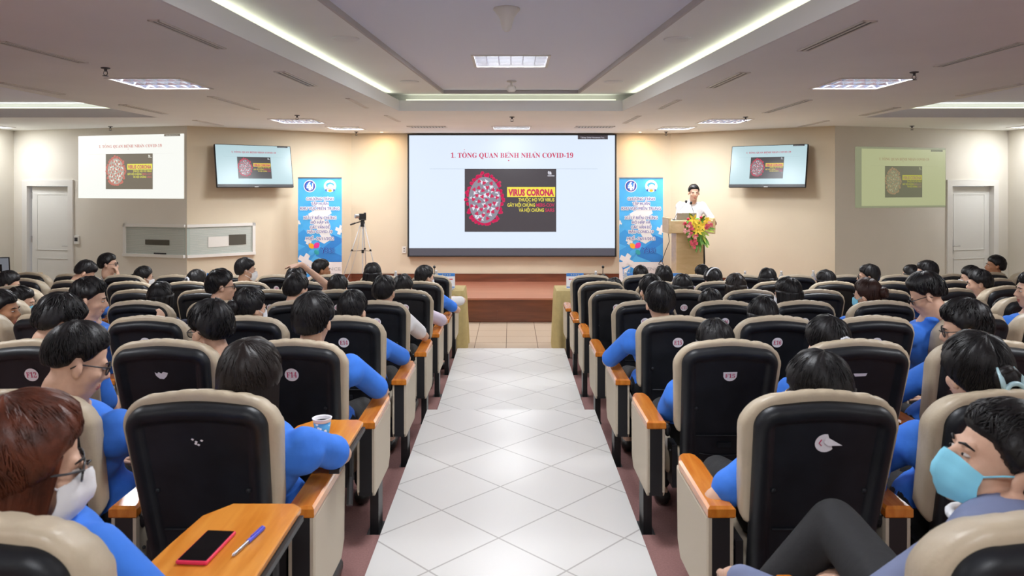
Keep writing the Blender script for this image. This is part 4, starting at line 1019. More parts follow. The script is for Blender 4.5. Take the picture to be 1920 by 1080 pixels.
M['scr'] = mat('silver_scrunchie', (.62, .64, .70), .35, .3); M['clip'] = mat('pale_blue_clip', (.42, .62, .68), .3); M['gold'] = mat('gold_metal', (.65, .42, .15), .3, .9)
REM = []      # (object, voxel, smoothing, head matrix or None)
def soft(mb, name, m, parent, vox, it, HM=None):
    o = mb.build(name, m, parent, smooth=True)
    r = o.modifiers.new('r', 'REMESH'); r.mode = 'VOXEL'; r.voxel_size = vox; r.use_smooth_shade = True
    s = o.modifiers.new('s', 'SMOOTH'); s.factor = .5; s.iterations = it
    REM.append((o, HM)); return o
def head_prims(mb, Hm, k, ears=True):
    mb.M = Hm
    mb.ell((0, -.012, .030), (.073, .093, .086), k=20, q=14); mb.ell((0, .028, -.028), (.060, .060, .082), k=16, q=12)
    mb.ell((0, .035, -.082), (.044, .045, .034), k=14, q=10); mb.ell((0, .068, -.100), (.020, .018, .018), k=10, q=8)
    mb.cap((0, .085, .006), (0, .106, -.032), .008, .0135); mb.cap((-.012, .094, -.038), (.012, .094, -.038), .009)
    mb.cap((-.034, .076, .012), (.034, .076, .012), .013); 
    for s in (-1, 1):
        mb.ell((s*.036, .058, -.030), (.024, .026, .024), k=10, q=8)
        E = Matrix.Rotation(s*R(-24), 3, 'Z')
        if ears: mb.ell((s*.081, -.008, -.018), (.009, .019, .030), k=12, q=8, rot=E)
    mb.cap((-.014, .090, -.066), (.014, .090, -.066), .0085); mb.cap((-.011, .088, -.076), (.011, .088, -.076), .008)
    mb.cap((0, -.012, -.05), (0, -.022, -.135), .054, .053)
    mb.M = None
def hand(mb, W, D, N, L=.17, curl=.5, side=1):
    """palm and five fingers at wrist W, pointing along D, palm normal N"""
    W = Vector(W); D = Vector(D).normalized(); N = Vector(N); N = (N-D*N.dot(D)).normalized(); S = D.cross(N)*side
    c = W+D*.045
    for q in (-.024, 0, .024): mb.cap(W+S*q*.7+D*.005, W+D*.085+S*q, .014, .0125, k=10)
    for i, (q, l) in enumerate(((-.030, .062), (-.010, .074), (.011, .068), (.030, .052))):
        p = W+D*.085+S*q; dd = D
        for j in range(3):
            a = curl*(.5+j*.35); dd = (dd*math.cos(a)+N*math.sin(a)).normalized(); n_ = p+dd*l*(.42, .33, .25)[j]
            mb.cap(p, n_, .0092-.0008*j, .0086-.0008*j, k=8); p = n_
    p = W+D*.02-S*.028; t1 = p+(D*.6-S*.7+N*.25).normalized()*.042; t2 = t1+(D*.9-S*.2+N*.4).normalized()*.034
    mb.cap(p, t1, .0115, .010, k=8); mb.cap(t1, t2, .0095, .0085, k=8)
def hairmask(a, el, style):
    """a azimuth from the face (0..pi), el elevation; 1 where hair grows"""
    d = math.degrees
    A = d(a)
    if style in ('long', 'bob', 'pony', 'bun'): tb = [(0, 24), (30, 18), (52, 2), (66, -28), (90, -45), (130, -60), (180, -64)]
    elif style == 'fade': tb = [(0, 24), (38, 20), (54, 8), (66, -8), (80, -20), (88, -8), (100, -10), (110, -32), (135, -44), (180, -46)]
    else: tb = [(0, 15), (38, 12), (54, 0), (66, -14), (80, -26), (88, -14), (100, -16), (110, -42), (135, -56), (180, -58)]
    for (x0, y0), (x1, y1) in zip(tb, tb[1:]):
        if A <= x1: th = y0+(y1-y0)*(A-x0)/(x1-x0); break
    return max(0, min(1, (d(el)-th)/6+.5)), max(.15, min(1, (d(el)-th)/(26-12*min(1, A/120))))
def hair(name, m, parent, Hm, style, rnd, locks=40, thick=.014, length=.30, bald=None):
    mb = MB(); Cc = Vector((0, -.010, .030)); nu, nv = 56, 34
    tilt = Matrix.Rotation(R(24), 3, 'X')           # crown axis leans back
    ph = rnd.uniform(0, 9)
    def surf(dv, ex=0):
        # radius of the head hull along dv
        r = 1/math.sqrt((dv.x/.0765)**2+(dv.y/.0975)**2+(dv.z/.0895)**2)
        el = math.asin(max(-1, min(1, dv.z))); a = abs(math.atan2(dv.x, dv.y))
        r += (.002 if style == 'fade' else .009)*max(0, min(1, (math.degrees(a)-95)/25))*max(0, min(1, (-math.degrees(el)-8)/25))
        return r, hairmask(a, el, style)
    rings = []
    for i in range(nv+1):
        th = PI*(.005+.99*i/nv); ring = []
        for j in range(nu):
            az = 2*PI*j/nu; dv = tilt @ Vector((math.sin(th)*math.sin(az), math.sin(th)*math.cos(az), math.cos(th)))
            r, (mk, tp) = surf(dv)
            mess = .0014*math.sin(az*17+3*th+ph)+.0016*math.sin(az*29-5*th+ph*2)+.004*math.sin(az*3+ph)*math.sin(th*3)
            t = (thick*(1.0+.25*max(0, dv.z))+mess*(2 if style == 'messy' else 1))*(tp if style in ('short', 'messy', 'fade') else max(.5, tp))+.002
            if style == 'fade': t = t*max(.3, min(1, (math.degrees(math.asin(max(-1, min(1, dv.z))))+25)/60))+.001
            rr = r-.012+(t+.012)*mk
            ring.append(Cc+dv*rr)
        rings.append(ring)
    mb.M = Hm; mb.rings(rings)
    for _ in range(locks):
        az = rnd.uniform(0, 2*PI); th = rnd.uniform(.05, 2.1); L = rnd.uniform(.25, .55); pts = []; rs = []
        tw = rnd.uniform(-1, 1)*(.28 if style == 'messy' else .12); lift = rnd.uniform(.0, .008 if style == 'messy' else .004 if style == 'short' else .0015)*rnd.random(); ok = True
        for q in range(5):
            t = th+L*q/4; a2 = az+tw*q/4; dv = tilt @ Vector((math.sin(t)*math.sin(a2), math.sin(t)*math.cos(a2), math.cos(t)))
            r, (mk, tp) = surf(dv)
            if mk < .6 or tp < (.45 if style == 'fade' else .2): break
            pts.append(Cc+dv*(r+thick*(1+.25*max(0, dv.z))*(tp if style in ('short', 'messy', 'fade') else max(.5, tp))+.0015+lift*q/4)); rs.append((.0010, .0022, .0024, .0018, .0004)[q])
        if len(pts) > 2: mb.tube(pts, rs[:len(pts)-1]+[.0004], 3, 0, False)
    mb.M = None
    Hp = Hm.to_translation(); Rh = Hm.to_3x3(); fwd = Rh @ Vector((0, 1, 0)); yaw = math.atan2(-fwd.x, fwd.y); Y = Matrix.Rotation(yaw, 3, 'Z')
    if style in ('long', 'bob'):
        Lh = length; nz = 9; na = 30; rows = []
        for i in range(nz+1):
            t = i/nz; z = .03-(Lh+.03)*t; rx = .088+.012*t; ry = .104-.035*t; cy = -.012-.035*t; th_ = .016 if i < nz else .006
            a0 = R(50+16*t)
            outer = []; inner = []
            for j in range(na+1):
                a = a0+(2*PI-2*a0)*j/na; w = .003*math.sin(j*2.2+ph)+.002*math.sin(j*4.1)
                e_ = .035*max(0, t-.8)*2.5
                outer.append(Vector(((rx+w-e_)*math.sin(a), cy+(ry+w-e_)*math.cos(a), z))); inner.append(Vector(((rx-th_)*math.sin(a), cy+(ry-th_)*math.cos(a), z)))
            rows.append([Hp+Y @ p for p in outer+inner[::-1]])
        mb.rings(rows)
        for _ in range(locks//3):
            a = rnd.uniform(R(56), 2*PI-R(56)); pts = []; dz = rnd.uniform(0, .03)
            for i in range(6):
                t = i/5; rx = .089+.012*t; ry = .105-.035*t; cy = -.012-.035*t; q = Vector(((rx)*math.sin(a+.1*t), cy+ry*math.cos(a+.1*t), .02-(Lh+.02+dz)*t)); pts.append(Hp+Y @ q)
            mb.tube(pts, [.001, .0022, .003, .003, .0022, .0005], 3, 0, False)
    if style == 'pony':
        b = Rh @ Vector((0, -.105, .015)); p0 = Hp+b; o = [p0]
        for q in ((0, -.035, -.01), (0, -.055, -.06), (0, -.05, -.13), (0, -.045, -.20), (0, -.04, -.24)): o.append(Hp+b+Y @ Vector(q))
        mb.tube(o, [.018, .026, .030, .026, .016, .003], 12)
    if style == 'bun':
        mb.M = Hm; mb.ell((0, -.125, .01), (.045, .035, .045), k=14, q=10)
        for k in range(5): a = k*1.3; mb.tube([(.03*math.cos(a+t), -.14-.004*math.sin(t*3), .01+.03*math.sin(a+t)) for t in (0, .5, 1, 1.5, 2)], .012, 8)
        mb.M = None
    o = mb.build(name, m, parent, smooth=True); return o
def mask(parent, Hm, m, near):
    mb = MB(); mb.M = Hm; nu, nv = 18, 10; V = []
    for lay in (0, .0025):
        for i in range(nv+1):
            v = -1+2*i/nv
            for j in range(nu+1):
                u = -1+2*j/nu; a = u*R(68); hh = .052-.020*abs(u)**1.5; z = -.060+v*hh
                nose = max(0, 1-abs(u)*3.2)*(.020 if v > -.2 else .012)*(1-.4*max(0, v-.6)); pl = .0012*math.sin(v*9)
                x = (.069+lay)*math.sin(a); y = .022+(.082-.010*abs(v)**2+lay+pl)*math.cos(a)+nose
                if v < 0: y -= .014*v*v
                V.append((x, y, z))
    n = mb.av(V); k = nu+1; q = (nv+1)*k
    for i in range(nv):
        for j in range(nu):
            a = i*k+j; mb.af([(q+a, q+a+1, q+a+k+1, q+a+k), (a, a+k, a+k+1, a+1)], n)
    for s in (-1, 1):
        for z0, z1 in ((-.030, .006), (-.088, -.044)):
            mb.tube([(s*.066, .052, z0), (s*.074, .020, (z0+z1)/2), (s*.082, -.022, z1)], .0022, 6, 0)
    mb.M = None; return mb.build('face_mask', m, parent, smooth=True)
def glasses(parent, Hm, m='black', tint=True):
    mb = MB(); mb.M = Hm
    for s in (-1, 1):
        c = (s*.034, .098, -.004); mb.tube([(c[0]+.026*math.cos(2*PI*k/18), c[1]-abs(.026*math.cos(2*PI*k/18)+c[0])*.12, c[2]+.020*math.sin(2*PI*k/18)) for k in range(19)], .0024, 6)
        mb.tube([(s*.060, .093, .004), (s*.076, .06, .003), (s*.083, -.01, .0), (s*.082, -.03, -.018)], .0024, 6)
    mb.tube([(-.010, .102, 0), (0, .108, .004), (.010, .102, 0)], .0024, 6)
    mb.M = None; o = mb.build('glasses', M[m], parent, smooth=True)
    g = MB(); g.M = Hm
    for s in (-1, 1): g.poly([(s*.034+.025*math.cos(2*PI*k/18), .098-abs(.025*math.cos(2*PI*k/18)+s*.034)*.12, -.004+.019*math.sin(2*PI*k/18)) for k in range(18)])
    g.M = None; g.build('lenses', M['lens'], o)
def eyes(parent, Hm):
    for s in (-1, 1):
        e = MB(); e.M = Hm; e.ell((s*.031, .0800, -.004), (.0110, .0092, .0038), k=12, q=8); e.ell((s*.031, .0880, -.004), (.0045, .003, .0036), m=1, k=10, q=6); e.M = None
        e.build('eye', [M['eyew'], M['hair']], parent, smooth=True)
    for s in (-1, 1):
        e = MB(); e.M = Hm; e.tube([(s*.014, .094, .014), (s*.032, .091, .019), (s*.050, .076, .014)], [.0025, .0035, .0015], 6)
        e.M = None; e.build('eyebrow', M['hair'], parent, smooth=True)

def person(label, seat, hw, yaw=0, pitch=8, roll=0, style='short', shirt='blue', trous='trous', skin='skin', mk=None, gl=None, hairm='hair',
           lrest=False, rrest=False, lift=None, vox=.016, locks=40, near=False, lean=None, arms=None, thick=.011, length=.30, legs=None, sleeve=.72, collar=True, turn=0, extra=None, toff=(0, 0, 0), hs=.93, longsl=False, face_hand=0, over_hand=0, bulk=0, show_hand=0):
    """seat: chair record; hw: world position of the head centre; yaw is world yaw (+ = to the left)"""
    rot = seat['rot'] if seat else 0; sx, sy, sz = (seat['x'], seat['y'], RZ[seat['row']]) if seat else lean
    e = empty('person', (sx, sy, sz), rot, label, 'person', None)
    inv = Matrix.Translation((sx, sy, sz)) @ Matrix.Rotation(rot, 4, 'Z'); inv.invert()
    hp = inv @ Vector(hw); rnd = random.Random(label)
    Hm = Matrix.Translation(hp) @ Matrix.Rotation(R(yaw)-rot, 4, 'Z') @ Matrix.Rotation(R(-pitch), 4, 'X') @ Matrix.Rotation(R(roll), 4, 'Y') @ Matrix.Scale(hs, 4)
    nb = Hm @ Vector((0, -.022, -.125))
    T = Vector((hp.x*.92, max(.17, nb.y-.0), hp.z-.20)) + Vector(toff); T.x = nb.x*.8+hp.x*.2
    P = Vector((max(-.08, min(.08, hp.x*.5)), .27, .56)) if seat else Vector((nb.x, nb.y, .92))
    tr = Matrix.Rotation(R(turn), 3, 'Z'); SX = tr @ Vector((1, 0, 0)); FY = tr @ Vector((0, 1, 0))
    sh = {s: T+SX*(s*(.158+bulk))-Vector((0, 0, .012)) for s in (-1, 1)}
    el, wr = {}, {}
    for s in (-1, 1):
        rest = lrest if s < 0 else rrest
        if arms and s in arms: el[s], wr[s] = Vector(arms[s][0]), Vector(arms[s][1])
        elif rest: el[s] = Vector((s*.285, .36+.02*rnd.random(), .685)); wr[s] = Vector((s*.20, .58, .69))
        elif face_hand == s: el[s] = T+Vector((s*.10, .27, -.22)); wr[s] = Hm @ Vector((s*.035, .125, -.165))
        elif over_hand == s: el[s] = T+Vector((s*.27, .03, .13)); wr[s] = Hm @ Vector((s*.05, .0, .145))
        elif show_hand == s: el[s] = T+Vector((s*.17, .20, -.24)); wr[s] = T+Vector((s*.14, .36, -.07))
        else: el[s] = T+Vector((s*.20, .09, -.25)); el[s].z = max(.60, el[s].z); wr[s] = Vector((s*.07+P.x, .50, .60))
    def body_chain(mb, inf, torso=True):
        inf += bulk*.6
        mb.cap(P+Vector((-.075, 0, 0)), P+Vector((.075, 0, 0)), .112+inf); C = P.lerp(T, .62)
        mb.cap(P+Vector((0, 0, .02)), C, .122+inf, .118+inf, k=16)
        mb.ell(P.lerp(T, .72), (.158+inf, .112+inf, .15), k=18, q=12, rot=tr)
        mb.cap(sh[-1]-Vector((0, 0, .03)), sh[1]-Vector((0, 0, .03)), .062+inf, k=14)
        mb.cap(T+Vector((0, 0, -.03)), T.lerp(nb, .55), .075+inf, .056+inf, k=14)
    b = MB(); head_prims(b, Hm, 1, style not in ('long',)); body_chain(b, -.012)
    b.cap(Hm @ Vector((0, -.02, -.09)), T, .052, .066, k=14)
    kn, an = {}, {}
    for s in (-1, 1):
        b.cap(sh[s], el[s], .044, .036); b.cap(el[s], wr[s], .037, .024)
        hd = (wr[s]-el[s]).normalized(); hn = Vector((-s*.4, .1, -.8))
        if arms and s in arms and len(arms[s]) > 2: hd, hn = Vector(arms[s][2]), Vector(arms[s][3])
        if face_hand == s: hd, hn = Hm.to_3x3() @ Vector((0, -.25, 1)), Hm.to_3x3() @ Vector((0, -1, -.2))
        if over_hand == s: hd, hn = Vector((-s, 0, -.05)), Vector((0, 0, -1))
        if show_hand == s: hd, hn = Vector((.1, .3, .8)), Vector((-s, .1, 0))
        hand(b, wr[s], hd, hn, side=-s, curl=.45)
        if False: pass
        if legs and s in legs: kn[s], an[s], ft = [Vector(q) for q in legs[s]]
        else: kn[s] = Vector((P.x+s*.13, .70, .50)); an[s] = Vector((P.x+s*.13, .72, .09)); ft = an[s]+Vector((0, .15, -.05))
        hip = P+Vector((s*.085, 0, -.01)); b.cap(hip, kn[s], .075, .052); b.cap(kn[s], an[s], .05, .034); b.cap(an[s]-Vector((0, .03, .03)), ft, .034, .03)
        an[s] = (an[s], ft)
    soft(b, 'body', [M[skin], M['lips']], e, vox, 2, Hm)
    c = MB(); body_chain(c, .006)
    for s in (-1, 1):
        q = sh[s].lerp(el[s], sleeve); c.cap(sh[s]-Vector((0, 0, .0)), q, .058, .055, k=14)
        if near:
            dv = (el[s]-sh[s]).normalized(); c.cap(q-dv*.012, q+dv*.002, .059, .059, k=14)
    if longsl:
        for s in (-1, 1): c.cap(el[s], el[s].lerp(wr[s], .9), .054, .040, k=14)
    if collar:
        for s in (-1, 1): c.ell(T.lerp(nb, .62)+SX*(s*.035)-FY*.012, (.036, .050, .020), k=12, q=8)
    soft(c, 'shirt', M[shirt], e, max(.010, vox*.85), 3)
    l = MB(); l.cap(P+Vector((-.08, 0, -.01)), P+Vector((.08, 0, -.01)), .118)
    for s in (-1, 1):
        hip = P+Vector((s*.085, 0, -.01)); l.cap(hip, kn[s], .088, .066); l.cap(kn[s], an[s][0].lerp(kn[s], .08), .066, .05)
    soft(l, 'trousers', M[trous], e, max(.014, vox), 3)
    for s in (-1, 1):
        f = MB(); a, ft = an[s]; f.cap(a+Vector((0, -.03, -.045)), ft+Vector((0, .02, -.005)), .042, .036); f.build('shoe', M['shoe'], e, smooth=True)
    hr = hair('hair', M[hairm], e, Hm, style, rnd, locks, thick, length)
    if mk: mask(e, Hm, M['maskw' if mk == 'w' else 'maskb'], near)
    if gl: glasses(e, Hm, gl if gl in M else 'black')
    if near or extra == 'face' or abs(yaw) > 35: eyes(e, Hm)
    return e, Hm
RPX = {}
def seat_for(row, X, Y):
    return min((c for c in chairs if c['row'] == row), key=lambda c: (c['x']-X)**2+(c['y']-Y)**2)
def sit(label, row, px, ytop, wing=0, hd=.118, off_=None, **kw):
    """px, ytop: centre column and top row of the head in the photograph"""
    k = (px-CX)/F_PX; y = RD[row]+.13; X = k*y
    xb = {'H':9,'G':9}.get(row, .535*RD[row]+.1)
    if wing:
        sgn = 1 if px > CX else -1
        a0 = .94 if row in 'HGFED' else .875; s = SW; xl = a0+s*(NSTR[row]-1)+s/2+.06
        # solve head depth on the turned row line
        t15 = math.tan(R(15)); y = (RD[row]+.13-xl*t15)/(1-abs(k)*t15); X = k*y
    if off_: y += off_; X = k*y
    z = CZ-(ytop-HY)/F_PX*y-hd
    st = seat_for(row, X, y)
    near = row in 'HG'; v = {'H': .0065, 'G': .0075, 'F': .009, 'E': .010, 'D': .011}.get(row, .013)
    kw.setdefault('vox', v); kw.setdefault('locks', {'H': 2200, 'G': 1800, 'F': 1100, 'E': 700, 'D': 300}.get(row, 140)); kw.setdefault('near', near)
    return person(label, st, (X, y, z), **kw)
def ornament(e, Hm, kind):
    q = MB(); q.M = Hm
    if kind == 'scrunchie':
        for k in range(16): a = 2*PI*k/16; q.ell((.026*math.cos(a), -.118, .015+.026*math.sin(a)), .013, k=8, q=5)
        q.M = None; q.build('scrunchie', M['scr'], e, smooth=True)
    if kind == 'claw':
        q.tube([(.03*math.cos(2*PI*k/20), -.160, -.02+.020*math.sin(2*PI*k/20)) for k in range(21)], .008, 8)
        for s in (-1, 1): q.tube([(s*.032, -.155, -.02), (s*.038, -.15, .015), (s*.030, -.125, .045)], [.009, .007, .004], 8)
        q.tube([(-.034, -.155, -.02), (-.034, -.14, -.045)], .006, 8)
        q.M = None; o = q.build('claw_clip', M['clip'], e, smooth=True)
    if kind == 'band':
        q.tube([(.091*math.sin(a), -.02-.03*math.cos(a), .03+.102*math.cos(a)) for a in [R(-80+k*10) for k in range(17)]], .008, 8)
        q.M = None; q.build('hair_band', M['maskw'], e, smooth=True)
    if kind == 'pin':
        q.tube([(-.03, -.108, .02), (.01, -.118, .0)], .004, 6); q.M = None; q.build('hair_pin', M['scr'], e, smooth=True)
    if kind == 'tie':
        for k in range(10): a = 2*PI*k/10; q.ell((.016*math.cos(a), -.114, .0+.014*math.sin(a)), .008, k=8, q=5)
        q.M = None; q.build('hair_tie', M['blush'], e, smooth=True)

# ---- left block, near to far
e, Hm = sit('woman with long red-brown hair, white mask and glasses, lower left corner', 'H', 54, 757, yaw=-56, pitch=8, style='long', length=.27, hairm='hair_red', mk='w', gl='darkmetal', off_=.12, hs=1, hd=.125, turn=-25, arms={1: ((.22, .33, .61), (.04, .50, .56)), -1: ((-.2, .42, .60), (-.05, .55, .56))}, sleeve=1.0, thick=.024, toff=(.13, .11, .03))
e, Hm = sit('man with short black hair and glasses looking down, second nearest row, left', 'G', 145, 602, yaw=-50, pitch=20, style='fade', gl='black', turn=-10, rrest=True, hd=.125, thick=.010)
e, Hm = sit('woman with long dark brown hair, elbow on the armrest beside the paper cup', 'G', 470, 645, yaw=-8, pitch=6, style='long', length=.22, hairm='hair_brown', rrest=True, thick=.022, arms={1: ((.325, .37, .69), (.12, .48, .60))}, sleeve=.76)
e, Hm = sit('boy with thick black hair and glasses turned left, blue shirt, behind the torn sticker seat', 'F', 394, 568, yaw=62, pitch=12, style='messy', gl='black', thick=.02)
e, Hm = sit('person with thick black hair, blue sleeve on the aisle armrest, third nearest row', 'F', 588, 553, yaw=-10, pitch=4, style='short', rrest=True, thick=.02, arms={1: ((.315, .36, .69), (.2, .58, .70))}, sleeve=.85)
e, Hm = sit('black-haired person bending over, third nearest row, far left', 'F', 111, 558, yaw=-40, pitch=30, style='messy', gl='black', thick=.02)
e, Hm = sit('short-haired person, blue sleeve on the armrest, fourth nearest row left of aisle', 'E', 662, 545, yaw=-14, pitch=6, rrest=True, sleeve=.85)
e, Hm = sit('woman with sleek black hair held by a pin, white mask, left block', 'E', 470, 540, yaw=-38, pitch=6, style='bun', mk='w', shirt='wshirt'); ornament(e, Hm, 'pin')
e, Hm = sit('tan man in profile looking right in blue shirt, at the left photo edge', 'E', 4, 545, wing=1, yaw=-82, pitch=2, skin='skin_dark')
e, Hm = sit('young man in profile facing right with blue collar and raised hand, left wing', 'E', 168, 522, wing=1, yaw=-70, pitch=10, show_hand=1, trous='jeans', style='messy')
e, Hm = sit('man with glasses facing right, left block middle row', 'D', 415, 506, yaw=-58, pitch=2, gl='black', shirt='navyc', style='messy')
e, Hm = sit('person with a bald crown spot, dark short hair, centre-left block', 'D', 556, 513, yaw=-25, pitch=12, shirt='wshirt')
e, Hm = sit('person with short cropped black hair in white shirt beside the aisle, left', 'D', 721, 517, yaw=-14, pitch=6, shirt='wshirt', rrest=True)
e, Hm = sit('long black-haired person seen from behind, sleek, left end of the straight block', 'D', 302, 529, yaw=-5, pitch=4, style='long', shirt='navyc', length=.2)
e, Hm = sit('person with blue mask in profile near the left edge', 'D', 40, 539, wing=1, yaw=-75, pitch=4, mk='b', style='messy')
e, Hm = sit('person with short black hair in lilac shirt beside the aisle, left', 'C', 756, 515, yaw=-8, pitch=4, shirt='lilac', rrest=True, sleeve=.85)
e, Hm = sit('round-headed short-haired person between two men, centre-left', 'C', 634, 515, yaw=-4, pitch=4, shirt='navyc')
e, Hm = sit('person in dark blue shirt holding one arm over the head, centre-left', 'C', 556, 500, yaw=-12, pitch=4, shirt='blue', over_hand=1, sleeve=.4, vox=.014)
e, Hm = sit('person with white mask in profile at the far left edge', 'C', 16, 509, wing=1, yaw=-60, pitch=10, mk='w')
e, Hm = sit('masked person in blue shirt with elbow out at the aisle, second row, left', 'B', 797, 498, yaw=-48, pitch=6, mk='w', rrest=True, arms={1: ((.33, .36, .68), (.2, .58, .68))})
e, Hm = sit('black-haired person against the tripod legs', 'B', 699, 493, yaw=-4, pitch=2, shirt='navyc', style='bob', length=.14)
e, Hm = sit('tall man with white mask in profile facing right, below the left television', 'B', 461, 484, yaw=-60, pitch=4, mk='w', shirt='wshirt')
e, Hm = sit('girl with low ponytail in a white scrunchie, left', 'B', 370, 506, yaw=-35, pitch=6, style='pony', shirt='wshirt'); ornament(e, Hm, 'scrunchie')
e, Hm = sit('person in blue polo slouching forward in front of the left door', 'B', 160, 489, wing=1, yaw=-60, pitch=35, turn=-20)
e, Hm = sit('man in white shirt and glasses, hand at his mouth, by the left wall', 'A', 203, 475, wing=1, yaw=-75, pitch=0, gl='darkmetal', shirt='wshirt', face_hand=1, vox=.013)
e, Hm = sit('woman with white mask and ponytail facing right, below the wall window', 'A', 270, 500, yaw=-55, pitch=10, mk='w', style='pony', shirt='wshirt')
e, Hm = sit('man in profile facing right in front of the left banner', 'A', 603, 486, yaw=-65, pitch=4, shirt='blue', skin='skin_dark')
e, Hm = sit('person in white shirt at the aisle end of the first row, left, mostly hidden', 'A', 805, 512, yaw=-20, pitch=4, shirt='wshirt', rrest=True, arms={1: ((.33, .36, .68), (.2, .58, .68))}, sleeve=.85)
# ---- right block
def sideH():
    k = (1872-CX)/F_PX; y = 1.62; X = k*y; z = CZ-(866-HY)/F_PX*y
    st = seat_for('H', .95, 1.3)
    return person('man with blue mask in grey-blue shirt, legs crossed, lower right corner', st, (X, y, z), yaw=80, pitch=-18, roll=0, toff=(-.14, -.06, .09), style='messy', shirt='greyb', mk='b', near=True, hs=1, longsl=True, vox=.0065, locks=2400, thick=.016,
        turn=30, arms={-1: ((-.20, .36, .60), (-.385, .54, .625), (-.2, .3, -1), (1, .2, 0)), 1: ((.22, .5, .55), (.0, .62, .56))}, legs={-1: ((-.05, .74, .66), (-.30, .80, .34), (-.36, .92, .28)), 1: ((.16, .70, .48), (.16, .72, .09), (.16, .87, .04))}, sleeve=1.0)
e, Hm = sideH()
q = MB(); q.M = Hm; q.tube([(.062*math.sin(a), -.012+.062*math.cos(a), -.135-.012*math.cos(a)) for a in [2*PI*k/24 for k in range(25)]], .012, 8); q.M = None; q.build('white_collar', M['maskw'], e, smooth=True)
e, Hm = sit('woman with smooth black hair and gold glasses, behind the half peeled sticker seat', 'G', 1534, 666, yaw=28, pitch=14, style='bob', length=.16, gl='gold', thick=.018, arms={-1: ((-.265, .16, .62), (-.1, .45, .57))})
e, Hm = sit('woman with a pale blue claw clip in her black hair, blue shirt', 'G', 1828, 632, yaw=10, pitch=4, style='bun', lrest=True, thick=.022, arms={-1: ((-.27, .34, .66), (-.24, .56, .68))}, sleeve=.8); ornament(e, Hm, 'claw')
e, Hm = sit('person with long black hair, head low, third nearest row beside the aisle right', 'F', 1341, 601, yaw=0, pitch=22, style='bob', length=.15)
e, Hm = sit('woman with a silver scrunchie at the back of her head', 'F', 1550, 597, yaw=20, pitch=6, style='pony', thick=.018); ornament(e, Hm, 'scrunchie')
e, Hm = sit('man with curly black hair and black glasses facing left, blue shirt, right', 'F', 1808, 567, yaw=65, pitch=12, gl='black', style='messy', lrest=True, thick=.02, arms={-1: ((-.30, .34, .64), (-.2, .56, .68))}, sleeve=.85)
e, Hm = sit('man with both ears showing, blue shirt, elbow on the aisle armrest, right', 'E', 1237, 531, yaw=4, pitch=6, style='short', lrest=True, thick=.016, arms={-1: ((-.345, .34, .68), (-.2, .56, .68))}, sleeve=.88)
e, Hm = sit('woman with smooth black hair leaning between the right seats, fourth nearest row', 'E', 1430, 558, yaw=8, pitch=10, style='bob', length=.16)
e, Hm = sit('man with glasses and tall black hair looking down, blue shirt, right wing', 'E', 1737, 516, wing=1, yaw=62, pitch=26, style='fade', gl='black', thick=.024)
e, Hm = sit('tan young man in profile at the right photo edge', 'E', 1938, 508, wing=1, yaw=70, pitch=2)
e, Hm = sit('person with white mask strap and tall black hair, middle row right of the aisle', 'D', 1220, 515, yaw=12, pitch=4, mk='w', shirt='navyc')
e, Hm = sit('short-haired person looking down, seen as a low dark head between the right seats', 'D', 1332, 543, yaw=0, pitch=14, shirt='navyc')
e, Hm = sit('woman with white mask and shoulder-length black hair, right block', 'D', 1476, 521, yaw=35, pitch=6, mk='w', style='bob', length=.14)
e, Hm = sit('woman with red-brown pinned-up hair and blue mask, right block', 'D', 1626, 523, yaw=42, pitch=10, mk='b', style='bun', hairm='brown_bun'); ornament(e, Hm, 'pin')
e, Hm = sit('woman with pale blue mask, head bent, right wing near the edge', 'D', 1890, 560, wing=1, yaw=40, pitch=28, mk='b', style='bob', length=.12)
e, Hm = sit('long-haired woman seen from behind below the lectern', 'C', 1279, 514, yaw=4, pitch=2, style='bob', length=.15, shirt='navyc')
e, Hm = sit('woman with long brown-black hair below the bare wall right of the lectern', 'C', 1379, 513, yaw=0, pitch=2, style='long', length=.2, hairm='hair_brown')
e, Hm = sit('dark-haired man facing left in the right wing, ear showing', 'C', 1836, 506, wing=1, yaw=58, pitch=8)
e, Hm = sit('woman with a small pink hair tie, second row right of the aisle', 'B', 1151, 521, yaw=-4, pitch=4, style='bun'); ornament(e, Hm, 'tie')
e, Hm = sit('curly dark head right of the second banner foot', 'B', 1244, 499, yaw=0, pitch=2, style='messy')
e, Hm = sit('woman with a pale hair band and ponytail, right of the lectern', 'B', 1336, 503, yaw=20, pitch=4, style='pony'); ornament(e, Hm, 'band')
e, Hm = sit('woman with round black bob left of the clear bottle', 'B', 1439, 503, yaw=0, pitch=2, style='bob', length=.14, shirt='navyc')
e, Hm = sit('dark-haired woman turned left near the last bottle', 'B', 1547, 507, yaw=30, pitch=4, style='bob', length=.10, shirt='navyc')
e, Hm = sit('man with black-rimmed glasses in profile facing left before the dim projection', 'B', 1628, 496, yaw=62, pitch=2, gl='black', shirt='blue')
e, Hm = sit('man with full black hair in profile, right wing under the door handle', 'B', 1737, 489, wing=1, yaw=65, pitch=4)
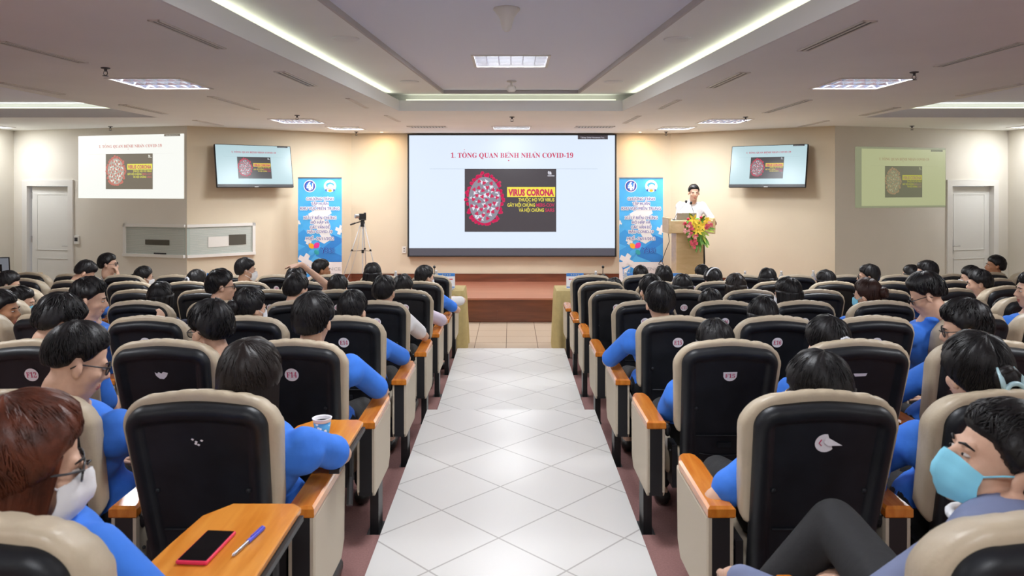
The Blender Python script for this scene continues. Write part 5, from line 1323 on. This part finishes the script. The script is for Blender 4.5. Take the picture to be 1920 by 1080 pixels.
e, Hm = sit('person with white mask in profile, right wing', 'B', 1820, 499, wing=1, yaw=62, pitch=6, mk='w')
e, Hm = sit('dark head barely above the first aisle seat, right', 'A', 1130, 516, yaw=0, pitch=8)
e, Hm = sit('black-haired person in front of the right banner foot', 'A', 1201, 498, yaw=0, pitch=2)
e, Hm = sit('balding person below the lectern', 'A', 1316, 496, yaw=10, pitch=2, style='fade', thick=.008)
e, Hm = sit('dark-haired woman half hidden behind a man, right wing', 'A', 1708, 497, wing=1, yaw=40, pitch=4, style='bob', length=.14)
e, Hm = sit('tan young man in blue shirt looking left, right of the right door handle', 'A', 1866, 479, wing=1, yaw=70, pitch=-4, skin='skin_dark')

# ---- the speaker
hx = at(1301, 361, 11.62)
e, Hm = person('man in a white shirt standing at the lectern and speaking', None, tuple(hx), lean=(hx.x+.02, 11.62, .36), yaw=178, pitch=6, style='fade', shirt='wshirt', near=True, hs=1.02, vox=.009, locks=500, thick=.007, turn=180, bulk=.018, toff=(0, 0, .01),
    arms={-1: ((.30, -.03, 1.08), (.20, -.26, 1.16), (-.2, -1, 0), (0, 0, -1)), 1: ((-.28, -.05, 1.08), (-.16, -.27, 1.16), (.2, -1, 0), (0, 0, -1))},
    legs={-1: ((-.09, -.02, .48), (-.09, .0, .09), (-.09, -.14, .04)), 1: ((.09, -.02, .48), (.09, .0, .09), (.09, -.14, .04))}, extra='face')

# ------------------------------------------------------------------ bake the soft bodies
bpy.context.view_layer.update()
dg = bpy.context.evaluated_depsgraph_get()
for o, HM in REM:
    me = bpy.data.meshes.new_from_object(o.evaluated_get(dg))
    me.polygons.foreach_set('use_smooth', [True]*len(me.polygons))
    if HM is not None:
        iv = HM.inverted()
        for p in me.polygons:
            q = iv @ p.center
            if q.y > .084 and abs(q.x) < .020 and -.080 < q.z < -.062: p.material_index = 1
    o['_'] = 0; del o['_']
    REM[REM.index((o, HM))] = (o, me)
for o, me in REM:
    o.modifiers.clear(); o.data = me
bpy.data.orphans_purge(do_recursive=True) if False else None
